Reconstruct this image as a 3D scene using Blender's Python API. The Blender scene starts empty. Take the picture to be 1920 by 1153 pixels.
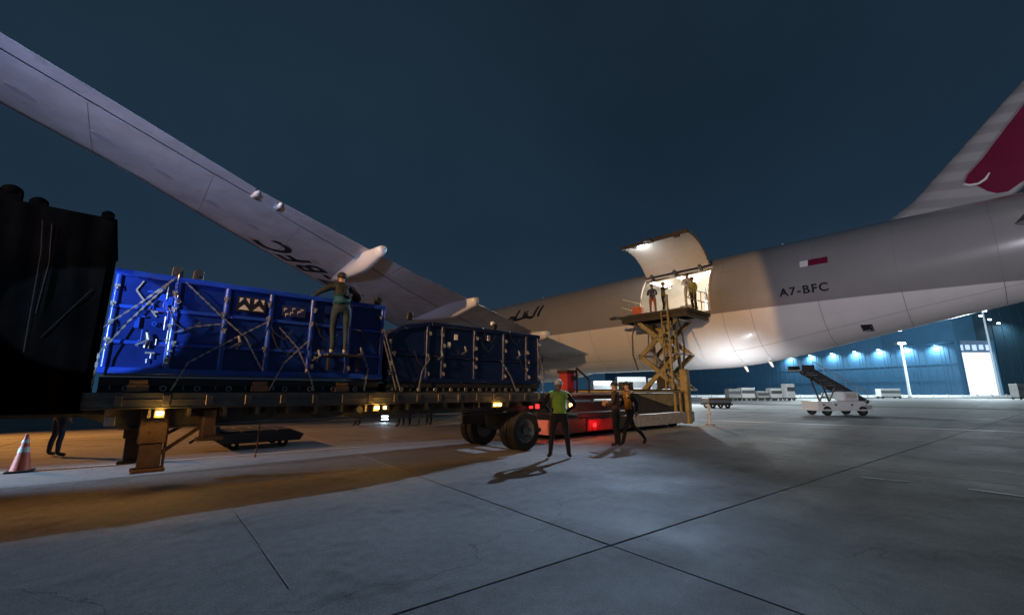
import bpy, bmesh, math, random
from mathutils import Vector, Matrix
random.seed(7)
R = math.radians
S = bpy.context.scene
C = S.collection

# ------------------------------------------------------------------ camera
# The place is laid out square to the aircraft: X runs to the fuselage side, Y towards the nose, Z up.
cd = bpy.data.cameras.new('camera'); cam = bpy.data.objects.new('camera', cd); C.objects.link(cam)
cam.location = (0, 0, 1.5); cam.rotation_euler = (R(90 + 11.207), 0, R(-42))
cd.lens = 15.0; cd.sensor_width = 36; cd.sensor_fit = 'HORIZONTAL'; cd.clip_start = .05; cd.clip_end = 3000
S.camera = cam

# ------------------------------------------------------------------ night sky
w = bpy.data.worlds.new('World'); S.world = w; w.use_nodes = True
nt = w.node_tree; nt.nodes.clear()
wo = nt.nodes.new('ShaderNodeOutputWorld'); bg = nt.nodes.new('ShaderNodeBackground')
tc = nt.nodes.new('ShaderNodeTexCoord'); sp = nt.nodes.new('ShaderNodeSeparateXYZ')
nt.links.new(tc.outputs['Generated'], sp.inputs[0])
cr = nt.nodes.new('ShaderNodeValToRGB')
e = cr.color_ramp.elements
e[0].position = 0.0; e[0].color = (.0125, .045, .085, 1)
e[1].position = 1.0; e[1].color = (.0085, .0165, .027, 1)
for p_, c_ in ((.12, (.0160, .0345, .057, 1)), (.34, (.0105, .0240, .0435, 1)), (.62, (.0110, .0240, .040, 1))):
    k = e.new(p_); k.color = c_
nt.links.new(sp.outputs['Z'], cr.inputs[0])
nz = nt.nodes.new('ShaderNodeTexNoise'); nz.inputs['Scale'].default_value = 1.6; nz.inputs['Detail'].default_value = 4
nt.links.new(tc.outputs['Generated'], nz.inputs[0])
mr = nt.nodes.new('ShaderNodeMapRange'); mr.inputs[1].default_value = .3; mr.inputs[2].default_value = .7
mr.inputs[3].default_value = .82; mr.inputs[4].default_value = 1.2
nt.links.new(nz.outputs[0], mr.inputs[0])
mx = nt.nodes.new('ShaderNodeMix'); mx.data_type = 'RGBA'; mx.blend_type = 'MULTIPLY'; mx.inputs[0].default_value = 1
nt.links.new(cr.outputs[0], mx.inputs[6]); nt.links.new(mr.outputs[0], mx.inputs[7])
nt.links.new(mx.outputs[2], bg.inputs[0]); bg.inputs[1].default_value = 1.0
nt.links.new(bg.outputs[0], wo.inputs[0])

S.view_settings.view_transform = 'Standard'; S.view_settings.look = 'None'
S.view_settings.exposure = 0; S.view_settings.gamma = 1; S.view_settings.use_curve_mapping = False
S.render.engine = 'CYCLES'; S.cycles.use_denoising = True
S.cycles.max_bounces = 5; S.cycles.sample_clamp_indirect = 4

# ------------------------------------------------------------------ apron lamps and added unseen spots
def aim(o, target):
    o.rotation_euler = (Vector(target) - o.location).to_track_quat('-Z', 'Y').to_euler()
def spot(name, loc, target, watts, col, deg, blend=.5, r=.2):
    l = bpy.data.lights.new(name, 'SPOT'); l.energy = watts; l.color = col; l.spot_size = R(deg); l.spot_blend = blend
    l.shadow_soft_size = r
    o = bpy.data.objects.new(name, l); C.objects.link(o); o.location = loc; aim(o, target); return o
def point(name, loc, watts, col, r=.1):
    l = bpy.data.lights.new(name, 'POINT'); l.energy = watts; l.color = col; l.shadow_soft_size = r
    o = bpy.data.objects.new(name, l); C.objects.link(o); o.location = loc; return o

COOL = (.62, .80, 1.0)
spot('door_tip_floodlight', (19.9, 11.3, 9.32), (-3.4, 5.6, 0), 10500, (.50, .70, 1.0), 50, 1.0, .08)
spot('high_mast_light', (16, -8, 23), (18, 2, 0), 520, (1.0, .95, .88), 100, 1.0, 1.0)
spot('flood_on_tail', (-4, -16, 1.6), (22, -3.4, 4.4), 15500, (.90, .87, .98), 36, .45, .3)
spot('unseen_fill_behind_camera', (-3, -9, 7), (13, 8.6, 1.4), 1300, (1.0, .93, .86), 28, 1.0, .5)  # unseen fill, added to lift the vests and the loader
spot('sodium_light_far_left', (-9, 26, 7.5), (0, 19, 0), 13000, (1.0, .42, .09), 56, 1.0, .3)
spot('added_amber_spot', (-9.5, 7.7, 2.4), (4.2, 8.6, 0), 3600, (1.0, .42, .05), 25, 1.0, .2)  # unseen spot added to carry the marker lamps' amber along the ground
spot('sodium_light_on_fuselage', (-17, 2.2, 9.2), (22, 16.4, 5.0), 27000, (1.0, .585, .27), 28.4, .08, .15)
spot('unseen_spot_on_crate', (-5.0, 2.2, 2.9), (-.40, 8.3, 2.5), 5200, (.50, .70, 1.0), 11.2, .12, .03)  # unseen lamp, beam cut to brighten only the crate's left bay
spot('added_crate_spill', (-4.6, 3.0, 3.0), (.6, 8.3, 2.5), 48, (.45, .62, 1.0), 48, 1.0, .05)  # second unseen spot, added for weak spill along the crate
spot('apron_lamp_left', (-6, 1, 3.2), (3, 14.5, 7.3), 6000, (.44, .57, 1.0), 44, 1.0, .3)
spot('apron_lamp_low_beam', (-7.0, 6.8, 1.1), (-2.2, 6.9, 0), 200, (.55, .68, 1.0), 44, 1.0, .1)
spot('added_spot_behind_trailer', (-9, 14.2, 2.6), (-1.7, 12.0, 0), 9000, (.45, .70, 1.0), 25, 1.0, .1)  # unseen lamp added to brighten the ground strip beyond the trailer
spot('belly_uplight', (21.2, 8.3, .9), (24.6, 9.2, 2.8), 750, (.88, .93, 1.0), 110, 1.0, .08)

# ------------------------------------------------------------------ materials
MATS = {}
def mat(name, col, rough=.6, metal=0., var=.25, scale=4., bump=.0, coat=0., emit=None, estr=0., spec=.5, wear=None):
    if name in MATS: return MATS[name]
    m = bpy.data.materials.new(name); m.use_nodes = True; n = m.node_tree.nodes; L = m.node_tree.links
    b = n['Principled BSDF']
    b.inputs['Roughness'].default_value = rough; b.inputs['Metallic'].default_value = metal
    b.inputs['Coat Weight'].default_value = coat; b.inputs['Specular IOR Level'].default_value = spec
    t = n.new('ShaderNodeTexCoord')
    nz = n.new('ShaderNodeTexNoise'); nz.inputs['Scale'].default_value = scale; nz.inputs['Detail'].default_value = 6
    nz.inputs['Roughness'].default_value = .65
    L.new(t.outputs['Object'], nz.inputs['Vector'])
    a = n.new('ShaderNodeMapRange'); a.inputs[1].default_value = .25; a.inputs[2].default_value = .75
    a.inputs[3].default_value = 1 - var; a.inputs[4].default_value = 1 + var
    L.new(nz.outputs[0], a.inputs[0])
    x = n.new('ShaderNodeMix'); x.data_type = 'RGBA'; x.blend_type = 'MULTIPLY'; x.inputs[0].default_value = 1
    x.inputs[6].default_value = (*col, 1); L.new(a.outputs[0], x.inputs[7])
    out = x.outputs[2]
    if wear:
        n2 = n.new('ShaderNodeTexNoise'); n2.inputs['Scale'].default_value = scale * 3.1; n2.inputs['Detail'].default_value = 8
        L.new(t.outputs['Object'], n2.inputs['Vector'])
        r2 = n.new('ShaderNodeMapRange'); r2.inputs[1].default_value = .58; r2.inputs[2].default_value = .72
        L.new(n2.outputs[0], r2.inputs[0])
        y = n.new('ShaderNodeMix'); y.data_type = 'RGBA'; L.new(r2.outputs[0], y.inputs[0]); L.new(out, y.inputs[6])
        y.inputs[7].default_value = (*wear, 1); out = y.outputs[2]
    L.new(out, b.inputs['Base Color'])
    if bump:
        bp = n.new('ShaderNodeBump'); bp.inputs['Strength'].default_value = bump; bp.inputs['Distance'].default_value = .02
        L.new(nz.outputs[0], bp.inputs['Height']); L.new(bp.outputs[0], b.inputs['Normal'])
    if emit:
        b.inputs['Emission Color'].default_value = (*emit, 1); b.inputs['Emission Strength'].default_value = estr
    MATS[name] = m; return m

def concrete(name, col):
    m = bpy.data.materials.new(name); m.use_nodes = True; n = m.node_tree.nodes; L = m.node_tree.links
    b = n['Principled BSDF']; g = n.new('ShaderNodeNewGeometry')
    def noise(sc, det, lo, hi, a, c, vec=None, rough=.6):
        z = n.new('ShaderNodeTexNoise'); z.inputs['Scale'].default_value = sc; z.inputs['Detail'].default_value = det
        z.inputs['Roughness'].default_value = rough
        L.new(vec or g.outputs['Position'], z.inputs['Vector'])
        r = n.new('ShaderNodeMapRange'); r.inputs[1].default_value = lo; r.inputs[2].default_value = hi
        r.inputs[3].default_value = a; r.inputs[4].default_value = c; L.new(z.outputs[0], r.inputs[0]); return r.outputs[0], z
    def mul(x, f):
        k = n.new('ShaderNodeMix'); k.data_type = 'RGBA'; k.blend_type = 'MULTIPLY'; k.inputs[0].default_value = 1
        if hasattr(x, 'links'): L.new(x, k.inputs[6])
        else: k.inputs[6].default_value = (*x, 1)
        L.new(f, k.inputs[7]); return k.outputs[2]
    mp = n.new('ShaderNodeMapping'); mp.inputs['Scale'].default_value = (.10, 1.3, 1); mp.inputs['Rotation'].default_value = (0, 0, R(-3))
    L.new(g.outputs['Position'], mp.inputs[0])
    f1, _ = noise(.22, 5, .3, .7, .70, 1.20)
    f2, z2 = noise(7., 9, .3, .7, .74, 1.20, rough=.8)
    f3, _ = noise(.9, 7, .53, .70, 1.0, .58)           # oil and tyre stains
    f4, _ = noise(.8, 5, .5, .8, 1.0, .80, mp.outputs[0])     # long drag marks
    f5, _ = noise(55., 4, .35, .65, .74, 1.22)
    c = mul(mul(mul(mul(mul(col, f1), f2), f3), f4), f5)
    wv = n.new('ShaderNodeTexWave'); wv.wave_type = 'RINGS'; wv.inputs['Scale'].default_value = .035; wv.inputs['Distortion'].default_value = 2.2
    wv.inputs['Detail'].default_value = 1; wv.inputs['Detail Scale'].default_value = .15
    m3 = n.new('ShaderNodeMapping'); m3.inputs['Location'].default_value = (31, 17, 0); L.new(g.outputs['Position'], m3.inputs[0]); L.new(m3.outputs[0], wv.inputs[0])
    rw = n.new('ShaderNodeMapRange'); rw.inputs[1].default_value = .0; rw.inputs[2].default_value = .012; rw.inputs[3].default_value = .80; rw.inputs[4].default_value = 1.0
    L.new(wv.outputs[1], rw.inputs[0]); c = mul(c, rw.outputs[0])                      # tyre arcs
    vo = n.new('ShaderNodeTexVoronoi'); vo.feature = 'DISTANCE_TO_EDGE'; vo.inputs['Scale'].default_value = .20
    nzv = n.new('ShaderNodeTexNoise'); nzv.inputs['Scale'].default_value = 1.1; nzv.inputs['Detail'].default_value = 8; L.new(g.outputs['Position'], nzv.inputs[0])
    am = n.new('ShaderNodeMix'); am.data_type = 'RGBA'; am.blend_type = 'LINEAR_LIGHT'; am.inputs[0].default_value = .55
    L.new(g.outputs['Position'], am.inputs[6]); L.new(nzv.outputs[1], am.inputs[7]); L.new(am.outputs[2], vo.inputs[0])
    rv = n.new('ShaderNodeMapRange'); rv.inputs[1].default_value = .0; rv.inputs[2].default_value = .0022; rv.inputs[3].default_value = .55; rv.inputs[4].default_value = 1.0
    L.new(vo.outputs['Distance'], rv.inputs[0]); c = mul(c, rv.outputs[0])             # hair cracks
    oi = n.new('ShaderNodeObjectInfo')
    r = n.new('ShaderNodeMapRange'); r.inputs[3].default_value = .93; r.inputs[4].default_value = 1.06
    L.new(oi.outputs['Random'], r.inputs[0]); c = mul(c, r.outputs[0])
    L.new(c, b.inputs['Base Color']); b.inputs['Specular IOR Level'].default_value = .3
    ro, _ = noise(.6, 5, .3, .7, .62, .86); L.new(ro, b.inputs['Roughness'])
    bp = n.new('ShaderNodeBump'); bp.inputs['Strength'].default_value = .35; bp.inputs['Distance'].default_value = .01
    L.new(z2.outputs[0], bp.inputs['Height']); L.new(bp.outputs[0], b.inputs['Normal'])
    return m

M_CONC = concrete('apron_concrete', (.27, .265, .26))
M_JOINT = mat('sealant_and_gap_shade', (.03, .03, .03), .8)
M_LINE = mat('white_line_paint', (.62, .61, .58), .6, var=.3, scale=14, wear=(.24, .23, .22))
M_BLUE = mat('blue_machine_paint', (.011, .050, .40), .26, var=.35, scale=1.7, bump=.25, coat=.5, wear=(.02, .05, .22))
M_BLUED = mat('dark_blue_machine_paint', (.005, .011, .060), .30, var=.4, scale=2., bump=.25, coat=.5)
M_TARP = mat('black_tarpaulin', (.0016, .0016, .0016), .9, var=.5, scale=2.5, bump=.2, spec=.0)
M_BLACK = mat('black_steel', (.02, .02, .021), .5, var=.3)
M_GALV = mat('galvanised_steel', (.34, .35, .36), .38, .85, var=.3, scale=9)
M_CHAIN = mat('bare_chain_steel', (.34, .345, .36), .4, .7, var=.25, scale=12)
M_ALU = mat('dull_aluminium_rail', (.15, .14, .13), .45, .7, var=.35, scale=3)
M_CHAS = mat('weathered_chassis_steel', (.14, .125, .105), .55, .3, var=.4, scale=3, wear=(.10, .055, .03))
M_RUST = mat('rusty_brown_steel', (.17, .095, .055), .7, .2, var=.4, scale=6, wear=(.09, .035, .015))
M_RUB = mat('tyre_rubber', (.014, .014, .015), .8, var=.3)
M_RIM = mat('wheel_rim_steel', (.15, .145, .14), .4, .6, var=.25)
M_AMB = mat('amber_lens', (.9, .5, .1), .3, emit=(1., .56, .10), estr=14)
M_ORL = mat('orange_beacon_lens', (.9, .4, .1), .3, emit=(1., .40, .08), estr=18)
M_RED = mat('red_lens', (.8, .03, .03), .3, emit=(1., .03, .03), estr=2.2)
M_WHL = mat('white_lamp_lens', (.9, .95, 1), .3, emit=(.80, .92, 1.), estr=9)
M_WOOD = mat('dunnage_timber', (.24, .14, .075), .8, var=.4, scale=10)
M_YEL = mat('loader_ochre_paint', (.36, .29, .13), .5, .0, var=.35, scale=3, wear=(.13, .09, .05))
M_LGREY = mat('loader_grey_paint', (.42, .41, .39), .5, var=.3, scale=3, wear=(.18, .16, .13))
M_LDARK = mat('loader_dark_steel', (.055, .048, .040), .55, .2, var=.4)
M_REDP = mat('red_paint_and_lamp_red', (.48, .030, .030), .42, var=.25, coat=.2)  # tank paint; on the console the red stands for lamp light
M_LINER = mat('cargo_bay_lining', (.62, .57, .49), .6, var=.08)
M_DOORIN = mat('door_inner_lining', (.52, .47, .42), .6, var=.08)
M_BAYL = mat('cargo_bay_lamp', (1, 1, 1), .3, emit=(1., .93, .82), estr=7)
M_WHITE = mat('white_vehicle_paint', (.72, .71, .69), .4, var=.12, coat=.2)
M_STEP = mat('dark_stair_steel', (.06, .05, .045), .5, .3, var=.3)
M_GLASS = mat('dark_window_glass', (.01, .012, .015), .08, var=.1)
M_HANG = mat('blue_hangar_cladding', (.10, .235, .36), .5, var=.10, scale=.3)
M_HANGD = mat('dark_hangar_cladding', (.05, .11, .15), .55, var=.12, scale=.3)
M_HALL = mat('hangar_hall_glow', (.9, .93, .95), .6, emit=(.86, .93, 1.), estr=1.15)
M_CONEO = mat('cone_orange', (.50, .085, .045), .5, var=.15)
M_CONEW = mat('cone_white_band', (.50, .47, .45), .4, var=.1)
M_REGB = mat('black_marking_paint', (.012, .013, .02), .4, var=.1)
M_BURG = mat('burgundy_marking_paint', (.16, .006, .035), .4, var=.18, scale=1.2)
M_WMARK = mat('white_marking_paint', (.75, .73, .72), .4, var=.1)

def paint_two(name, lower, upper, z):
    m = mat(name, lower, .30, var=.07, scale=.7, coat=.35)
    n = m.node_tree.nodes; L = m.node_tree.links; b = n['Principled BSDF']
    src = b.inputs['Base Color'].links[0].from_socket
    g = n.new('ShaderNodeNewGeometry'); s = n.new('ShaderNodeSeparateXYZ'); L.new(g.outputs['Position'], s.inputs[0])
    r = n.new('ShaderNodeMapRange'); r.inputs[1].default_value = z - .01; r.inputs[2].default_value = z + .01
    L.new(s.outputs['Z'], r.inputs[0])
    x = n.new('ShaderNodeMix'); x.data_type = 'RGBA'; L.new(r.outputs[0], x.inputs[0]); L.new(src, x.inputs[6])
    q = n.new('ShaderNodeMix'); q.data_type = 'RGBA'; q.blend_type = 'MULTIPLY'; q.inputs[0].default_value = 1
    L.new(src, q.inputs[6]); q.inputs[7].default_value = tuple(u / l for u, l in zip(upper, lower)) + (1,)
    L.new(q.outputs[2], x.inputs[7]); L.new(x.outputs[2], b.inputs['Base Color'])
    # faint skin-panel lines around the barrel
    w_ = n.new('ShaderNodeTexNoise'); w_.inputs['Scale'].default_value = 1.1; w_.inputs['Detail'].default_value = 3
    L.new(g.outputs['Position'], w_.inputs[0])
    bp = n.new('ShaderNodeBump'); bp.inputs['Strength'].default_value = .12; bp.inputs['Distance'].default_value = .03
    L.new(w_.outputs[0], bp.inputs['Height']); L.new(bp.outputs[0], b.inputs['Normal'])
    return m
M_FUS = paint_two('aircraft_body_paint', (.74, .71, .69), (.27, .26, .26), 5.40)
M_WING = mat('wing_underside_paint', (.49, .48, .50), .34, var=.24, scale=1.3, coat=.25, wear=(.40, .38, .38))
M_SLAT = mat('polished_slat_metal', (.62, .60, .60), .28, .9, var=.12, scale=2)
M_WING2 = mat('access_panel_paint', (.36, .36, .39), .4, var=.1)
M_SEAM = mat('skin_joint_shade', (.21, .205, .20), .5, var=.3, scale=3)
M_FAIR = mat('fairing_paint', (.62, .62, .63), .32, var=.06, scale=1, coat=.3)
def fin_mat():
    m = mat('striped_fin_paint', (.38, .37, .37), .34, var=.05, scale=1, coat=.3)
    n = m.node_tree.nodes; L = m.node_tree.links; b = n['Principled BSDF']
    src = b.inputs['Base Color'].links[0].from_socket
    g = n.new('ShaderNodeNewGeometry'); mp = n.new('ShaderNodeMapping')
    mp.inputs['Rotation'].default_value = (R(-14), 0, 0); L.new(g.outputs['Position'], mp.inputs[0])
    v = n.new('ShaderNodeTexWave'); v.bands_direction = 'Z'; v.inputs['Scale'].default_value = .42
    v.inputs['Distortion'].default_value = 1.4; v.inputs['Detail'].default_value = 1; v.inputs['Detail Scale'].default_value = .4
    L.new(mp.outputs[0], v.inputs[0])
    r = n.new('ShaderNodeMapRange'); r.inputs[1].default_value = .35; r.inputs[2].default_value = .65
    r.inputs[3].default_value = .84; r.inputs[4].default_value = 1.08; L.new(v.outputs[1], r.inputs[0])
    q = n.new('ShaderNodeMix'); q.data_type = 'RGBA'; q.blend_type = 'MULTIPLY'; q.inputs[0].default_value = 1
    L.new(src, q.inputs[6]); L.new(r.outputs[0], q.inputs[7]); L.new(q.outputs[2], b.inputs['Base Color']); return m
M_FIN = fin_mat()

# ------------------------------------------------------------------ mesh helpers
def tag(o, label=None, cat=None, group=None, kind=None):
    if label: o['label'] = label
    if cat: o['category'] = cat
    if group: o['group'] = group
    if kind: o['kind'] = kind
    return o
def thing(name, label, cat, loc=(0, 0, 0), rotz=0, group=None):
    o = bpy.data.objects.new(name, None); C.objects.link(o); o.empty_display_size = .2
    o.location = loc; o.rotation_euler = (0, 0, rotz); return tag(o, label, cat, group)
class MB:
    def __init__(s, o=(0, 0, 0)): s.bm = bmesh.new(); s.o = Vector(o)
    def box(s, x0, x1, y0, y1, z0, z1):
        v = [s.bm.verts.new((x, y, z)) for x in (x0, x1) for y in (y0, y1) for z in (z0, z1)]
        for f in ((0, 1, 3, 2), (4, 6, 7, 5), (0, 4, 5, 1), (2, 3, 7, 6), (0, 2, 6, 4), (1, 5, 7, 3)): s.bm.faces.new([v[i] for i in f])
        return s
    def bar(s, p0, p1, a, b, up=(0, 0, 1)):
        p0, p1 = Vector(p0), Vector(p1); d = (p1 - p0).normalized(); up = Vector(up)
        if abs(d.dot(up)) > .98: up = Vector((1, 0, 0))
        x = d.cross(up).normalized(); y = x.cross(d)
        v = [s.bm.verts.new(p + x * i * a / 2 + y * j * b / 2) for p in (p0, p1) for i, j in ((-1, -1), (1, -1), (1, 1), (-1, 1))]
        for f in ((3, 2, 1, 0), (4, 5, 6, 7), (0, 1, 5, 4), (1, 2, 6, 5), (2, 3, 7, 6), (3, 0, 4, 7)): s.bm.faces.new([v[i] for i in f])
        return s
    def tube(s, pts, r, n=8, closed=False):
        pts = [Vector(p) for p in pts]; rs = r if isinstance(r, (list, tuple)) else [r] * len(pts); rings = []
        for i, p in enumerate(pts):
            d = (pts[min(i + 1, len(pts) - 1)] - pts[max(i - 1, 0)]).normalized()
            u = Vector((0, 0, 1)) if abs(d.z) < .95 else Vector((1, 0, 0))
            x = d.cross(u).normalized(); y = x.cross(d)
            rings.append([s.bm.verts.new(p + (x * math.cos(t) + y * math.sin(t)) * rs[i]) for t in [2 * math.pi * k / n for k in range(n)]])
        for a, b in zip(rings, rings[1:]):
            for k in range(n): s.bm.faces.new((a[k], a[(k + 1) % n], b[(k + 1) % n], b[k]))
        s.bm.faces.new(rings[0][::-1]); s.bm.faces.new(rings[-1]); return s
    def cyl(s, p0, p1, r0, r1=None, n=16): return s.tube([p0, p1], [r0, r1 if r1 is not None else r0], n)
    def prism(s, pts, vec):
        vec = Vector(vec); a = [s.bm.verts.new(Vector(p)) for p in pts]; b = [s.bm.verts.new(Vector(p) + vec) for p in pts]
        s.bm.faces.new(a[::-1]); s.bm.faces.new(b)
        for i in range(len(a)): j = (i + 1) % len(a); s.bm.faces.new((a[i], a[j], b[j], b[i]))
        return s
    def grid(s, rows, closed=False, caps=False):
        V = [[s.bm.verts.new(Vector(p)) for p in r] for r in rows]
        for a, b in zip(V, V[1:]):
            m = len(a)
            for k in range(m if closed else m - 1):
                try: s.bm.faces.new((a[k], a[(k + 1) % m], b[(k + 1) % m], b[k]))
                except ValueError: pass
        if caps: s.bm.faces.new(V[0][::-1]); s.bm.faces.new(V[-1])
        return s
    def ball(s, c, r, n=10):
        rx, ry, rz = (r, r, r) if not isinstance(r, (tuple, list)) else r
        bmesh.ops.create_uvsphere(s.bm, u_segments=n, v_segments=max(5, n * 2 // 3), radius=1,
            matrix=Matrix.Translation(c) @ Matrix.Diagonal((rx, ry, rz, 1))); return s
    def ring(s, c, axis, ro, ri, wd, n=28, prof=None):
        # a solid of revolution about axis through c: profile list of (radius, offset)
        c = Vector(c); ax = Vector(axis).normalized(); u = Vector((0, 0, 1)) if abs(ax.z) < .9 else Vector((1, 0, 0))
        x = ax.cross(u).normalized(); y = ax.cross(x)
        prof = prof or [(ri, -wd / 2), (ro * .93, -wd / 2), (ro, -wd * .32), (ro, wd * .32), (ro * .93, wd / 2), (ri, wd / 2)]
        rows = []
        for k in range(n):
            t = 2 * math.pi * k / n; d = x * math.cos(t) + y * math.sin(t)
            rows.append([s.bm.verts.new(c + d * r + ax * h_) for r, h_ in prof])
        for k in range(n):
            a, b = rows[k], rows[(k + 1) % n]
            for i in range(len(prof)):
                j = (i + 1) % len(prof); s.bm.faces.new((a[i], a[j], b[j], b[i]))
        return s
    def build(s, name, m, parent=None, smooth=False, bevel=0., thick=0.):
        bmesh.ops.recalc_face_normals(s.bm, faces=s.bm.faces)
        if bevel:
            ed = [q for q in s.bm.edges if len(q.link_faces) == 2 and q.calc_face_angle(0) > .5]
            bmesh.ops.bevel(s.bm, geom=ed, offset=bevel, segments=1, affect='EDGES', clamp_overlap=True)
        if s.o.length: bmesh.ops.translate(s.bm, verts=s.bm.verts, vec=-s.o)
        me = bpy.data.meshes.new(name); s.bm.to_mesh(me); s.bm.free()
        for mm in (m if isinstance(m, list) else [m]): me.materials.append(mm)
        if smooth:
            for p in me.polygons: p.use_smooth = True
            if smooth != 'full': me.set_sharp_from_angle(angle=R(38))
        o = bpy.data.objects.new(name, me); C.objects.link(o)
        if parent: o.parent = parent
        return o
def copy_tree(o, parent=None):
    c = o.copy(); C.objects.link(c); c.parent = parent
    for ch in list(o.children): copy_tree(ch, c)
    return c
def text_mesh(txt, size):
    cu = bpy.data.curves.new('txt', 'FONT'); cu.body = txt; cu.size = size; cu.space_character = 1.18
    cu.offset = .024 * size
    o = bpy.data.objects.new('txt', cu); C.objects.link(o)
    dg = bpy.context.evaluated_depsgraph_get(); me = bpy.data.meshes.new_from_object(o.evaluated_get(dg))
    bpy.data.objects.remove(o); return me

# ------------------------------------------------------------------ ground
def struct(o): o['kind'] = 'structure'; return o
b = MB(); b.box(-900, 1500, -900, 1500, -.30, -.045); ground = struct(b.build('ground', M_CONC))
ap = struct(MB().box(-42, 62, -30, 62, -.040, -.018).build('apron', M_JOINT))
ang = R(-5); ox, oy = 3.84, 2.79
ca, sa = math.cos(ang), math.sin(ang); SL = 7.5
slab_me = None; n_sl = 0
for i in range(-7, 9):
    for j in range(-6, 10):
        cx_, cy_ = (i + .5) * SL, (j + .5) * SL
        wx, wy = ox + cx_ * ca - cy_ * sa, oy + cx_ * sa + cy_ * ca
        if not (-38 < wx < 58 and -26 < wy < 58): continue
        # keep what the camera can look at, with a margin to the sides
        r_ = wx * .743 - wy * .669; g_ = wx * .669 + wy * .743
        if g_ < -8 or abs(r_) > 1.35 * (g_ + 14): continue
        if slab_me is None:
            q = MB().box(-SL / 2 + .007, SL / 2 - .007, -SL / 2 + .007, SL / 2 - .007, -.016, 0)
            o = q.build('concrete_slab', M_CONC, ap, bevel=.008); slab_me = o.data
        else:
            o = bpy.data.objects.new('concrete_slab', slab_me); C.objects.link(o); o.parent = ap
        o.location = (wx, wy, random.uniform(-.0015, .0015)); o.rotation_euler = (0, 0, ang)
def strip(pts, wd, z=.005, name='painted_line', m=None):
    b = MB()
    for (x0, y0), (x1, y1) in pts: b.bar((x0, y0, z), (x1, y1, z), wd, .002)
    return struct(b.build(name, m or M_LINE))
strip([((-6, 13.35), (14, 11.05))], .09)                         # edge line under the trailer
strip([((23.2, 14), (24.2, 8.5)), ((24.2, 8.5), (26.6, -4.5)), ((26.6, -4.5), (30, -22))], .42)
strip([((10.1, 1.82), (10.17, 1.2)), ((10.15, .5), (10.0, -.15)), ((10.3, -.9), (10.2, -1.6)), ((17, .9), (17.05, .35)), ((22.2, .6), (22.2, 0))], .10)
strip([((1.30, 6.9), (1.24, 5.2)), ((1.23, 5.1), (1.18, 3.9))], .007, m=mat('faded_line_paint', (.36, .355, .35), .7, scale=20))     # scored hairline across the slab
strip([((75, 60), (118, 16)), ((118, 16), (150, -45))], 1.6)

# ------------------------------------------------------------------ aircraft
AO = (25, 10, 0)
plane = thing('aircraft', 'white and grey wide body cargo jet with its side cargo door raised', 'aircraft', AO)
def interp(t, P):
    for (a, u), (b_, v) in zip(P, P[1:]):
        if a <= t <= b_:
            k = (t - a) / (b_ - a); return u + (v - u) * k
    return P[0][1] if t < P[0][0] else P[-1][1]
BOT = [(-13, 7.75), (-9, 6.75), (-5, 5.80), (-1.24, 4.88), (1.31, 4.38), (4.07, 3.78), (6.25, 3.30), (7.72, 3.02), (9.3, 2.84), (10.5, 2.8), (44, 2.8), (49, 3.4), (52, 4.6)]
TOP = [(-13, 8.45), (-9, 8.75), (-4, 8.95), (2, 9.0), (44, 9.0), (48, 8.0), (50, 6.9), (52, 5.4)]
WID = [(-13, .32), (-9, 1.05), (-5, 1.85), (-1, 2.5), (3, 2.93), (7, 3.1), (44, 3.1), (49, 2.2), (52, .4)]
def sect(y):
    bo, to = interp(y, BOT), interp(y, TOP); return (bo + to) / 2, (to - bo) / 2, interp(y, WID)
def fus(y, th, off=0):
    zc, rz, rx = sect(y); return Vector((25 - (rx + off) * math.cos(th), y, zc + (rz + off) * math.sin(th)))
def fus_x(y, z, off=0):
    zc, rz, rx = sect(y); t = max(-1, min(1, (z - zc) / rz)); return 25 - (rx + off) * math.sqrt(1 - t * t)
D0, D1 = 9.2, 13.1          # cargo door opening along the body
T0, T1 = math.asin((5.55 - 5.9) / 3.1), math.asin((8.08 - 5.9) / 3.1)
ys = [-13, -12, -11] + [-10 + .5 * k for k in range(0, 38)] + [9.2, 9.7, 10.2, 10.7, 11.2, 11.7, 12.2, 12.7, 13.1, 14, 15, 16, 17, 18, 20, 23, 27, 31, 35, 39, 43, 45, 47, 48.5, 50, 51, 52]
ys = sorted(set(ys))
ths = sorted([T0, T1] + [-math.pi / 2 + 2 * math.pi * k / 80 for k in range(80)])
ths = [t for i, t in enumerate(ths) if t in (T0, T1) or all(abs(t - q) > .02 for q in (T0, T1))]
b = MB(AO); V = [[b.bm.verts.new(fus(y, t)) for t in ths] for y in ys]
for i in range(len(ys) - 1):
    for k in range(len(ths)):
        k2 = (k + 1) % len(ths)
        if ys[i] >= D0 - .01 and ys[i + 1] <= D1 + .01 and ths[k] >= T0 - 1e-4 and ths[k2] <= T1 + 1e-4 and k2: continue
        b.bm.faces.new((V[i][k], V[i][k2], V[i + 1][k2], V[i + 1][k]))
b.bm.faces.new(V[0]); b.bm.faces.new(V[-1])
body = b.build('fuselage', M_FUS, plane, smooth=True)
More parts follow.
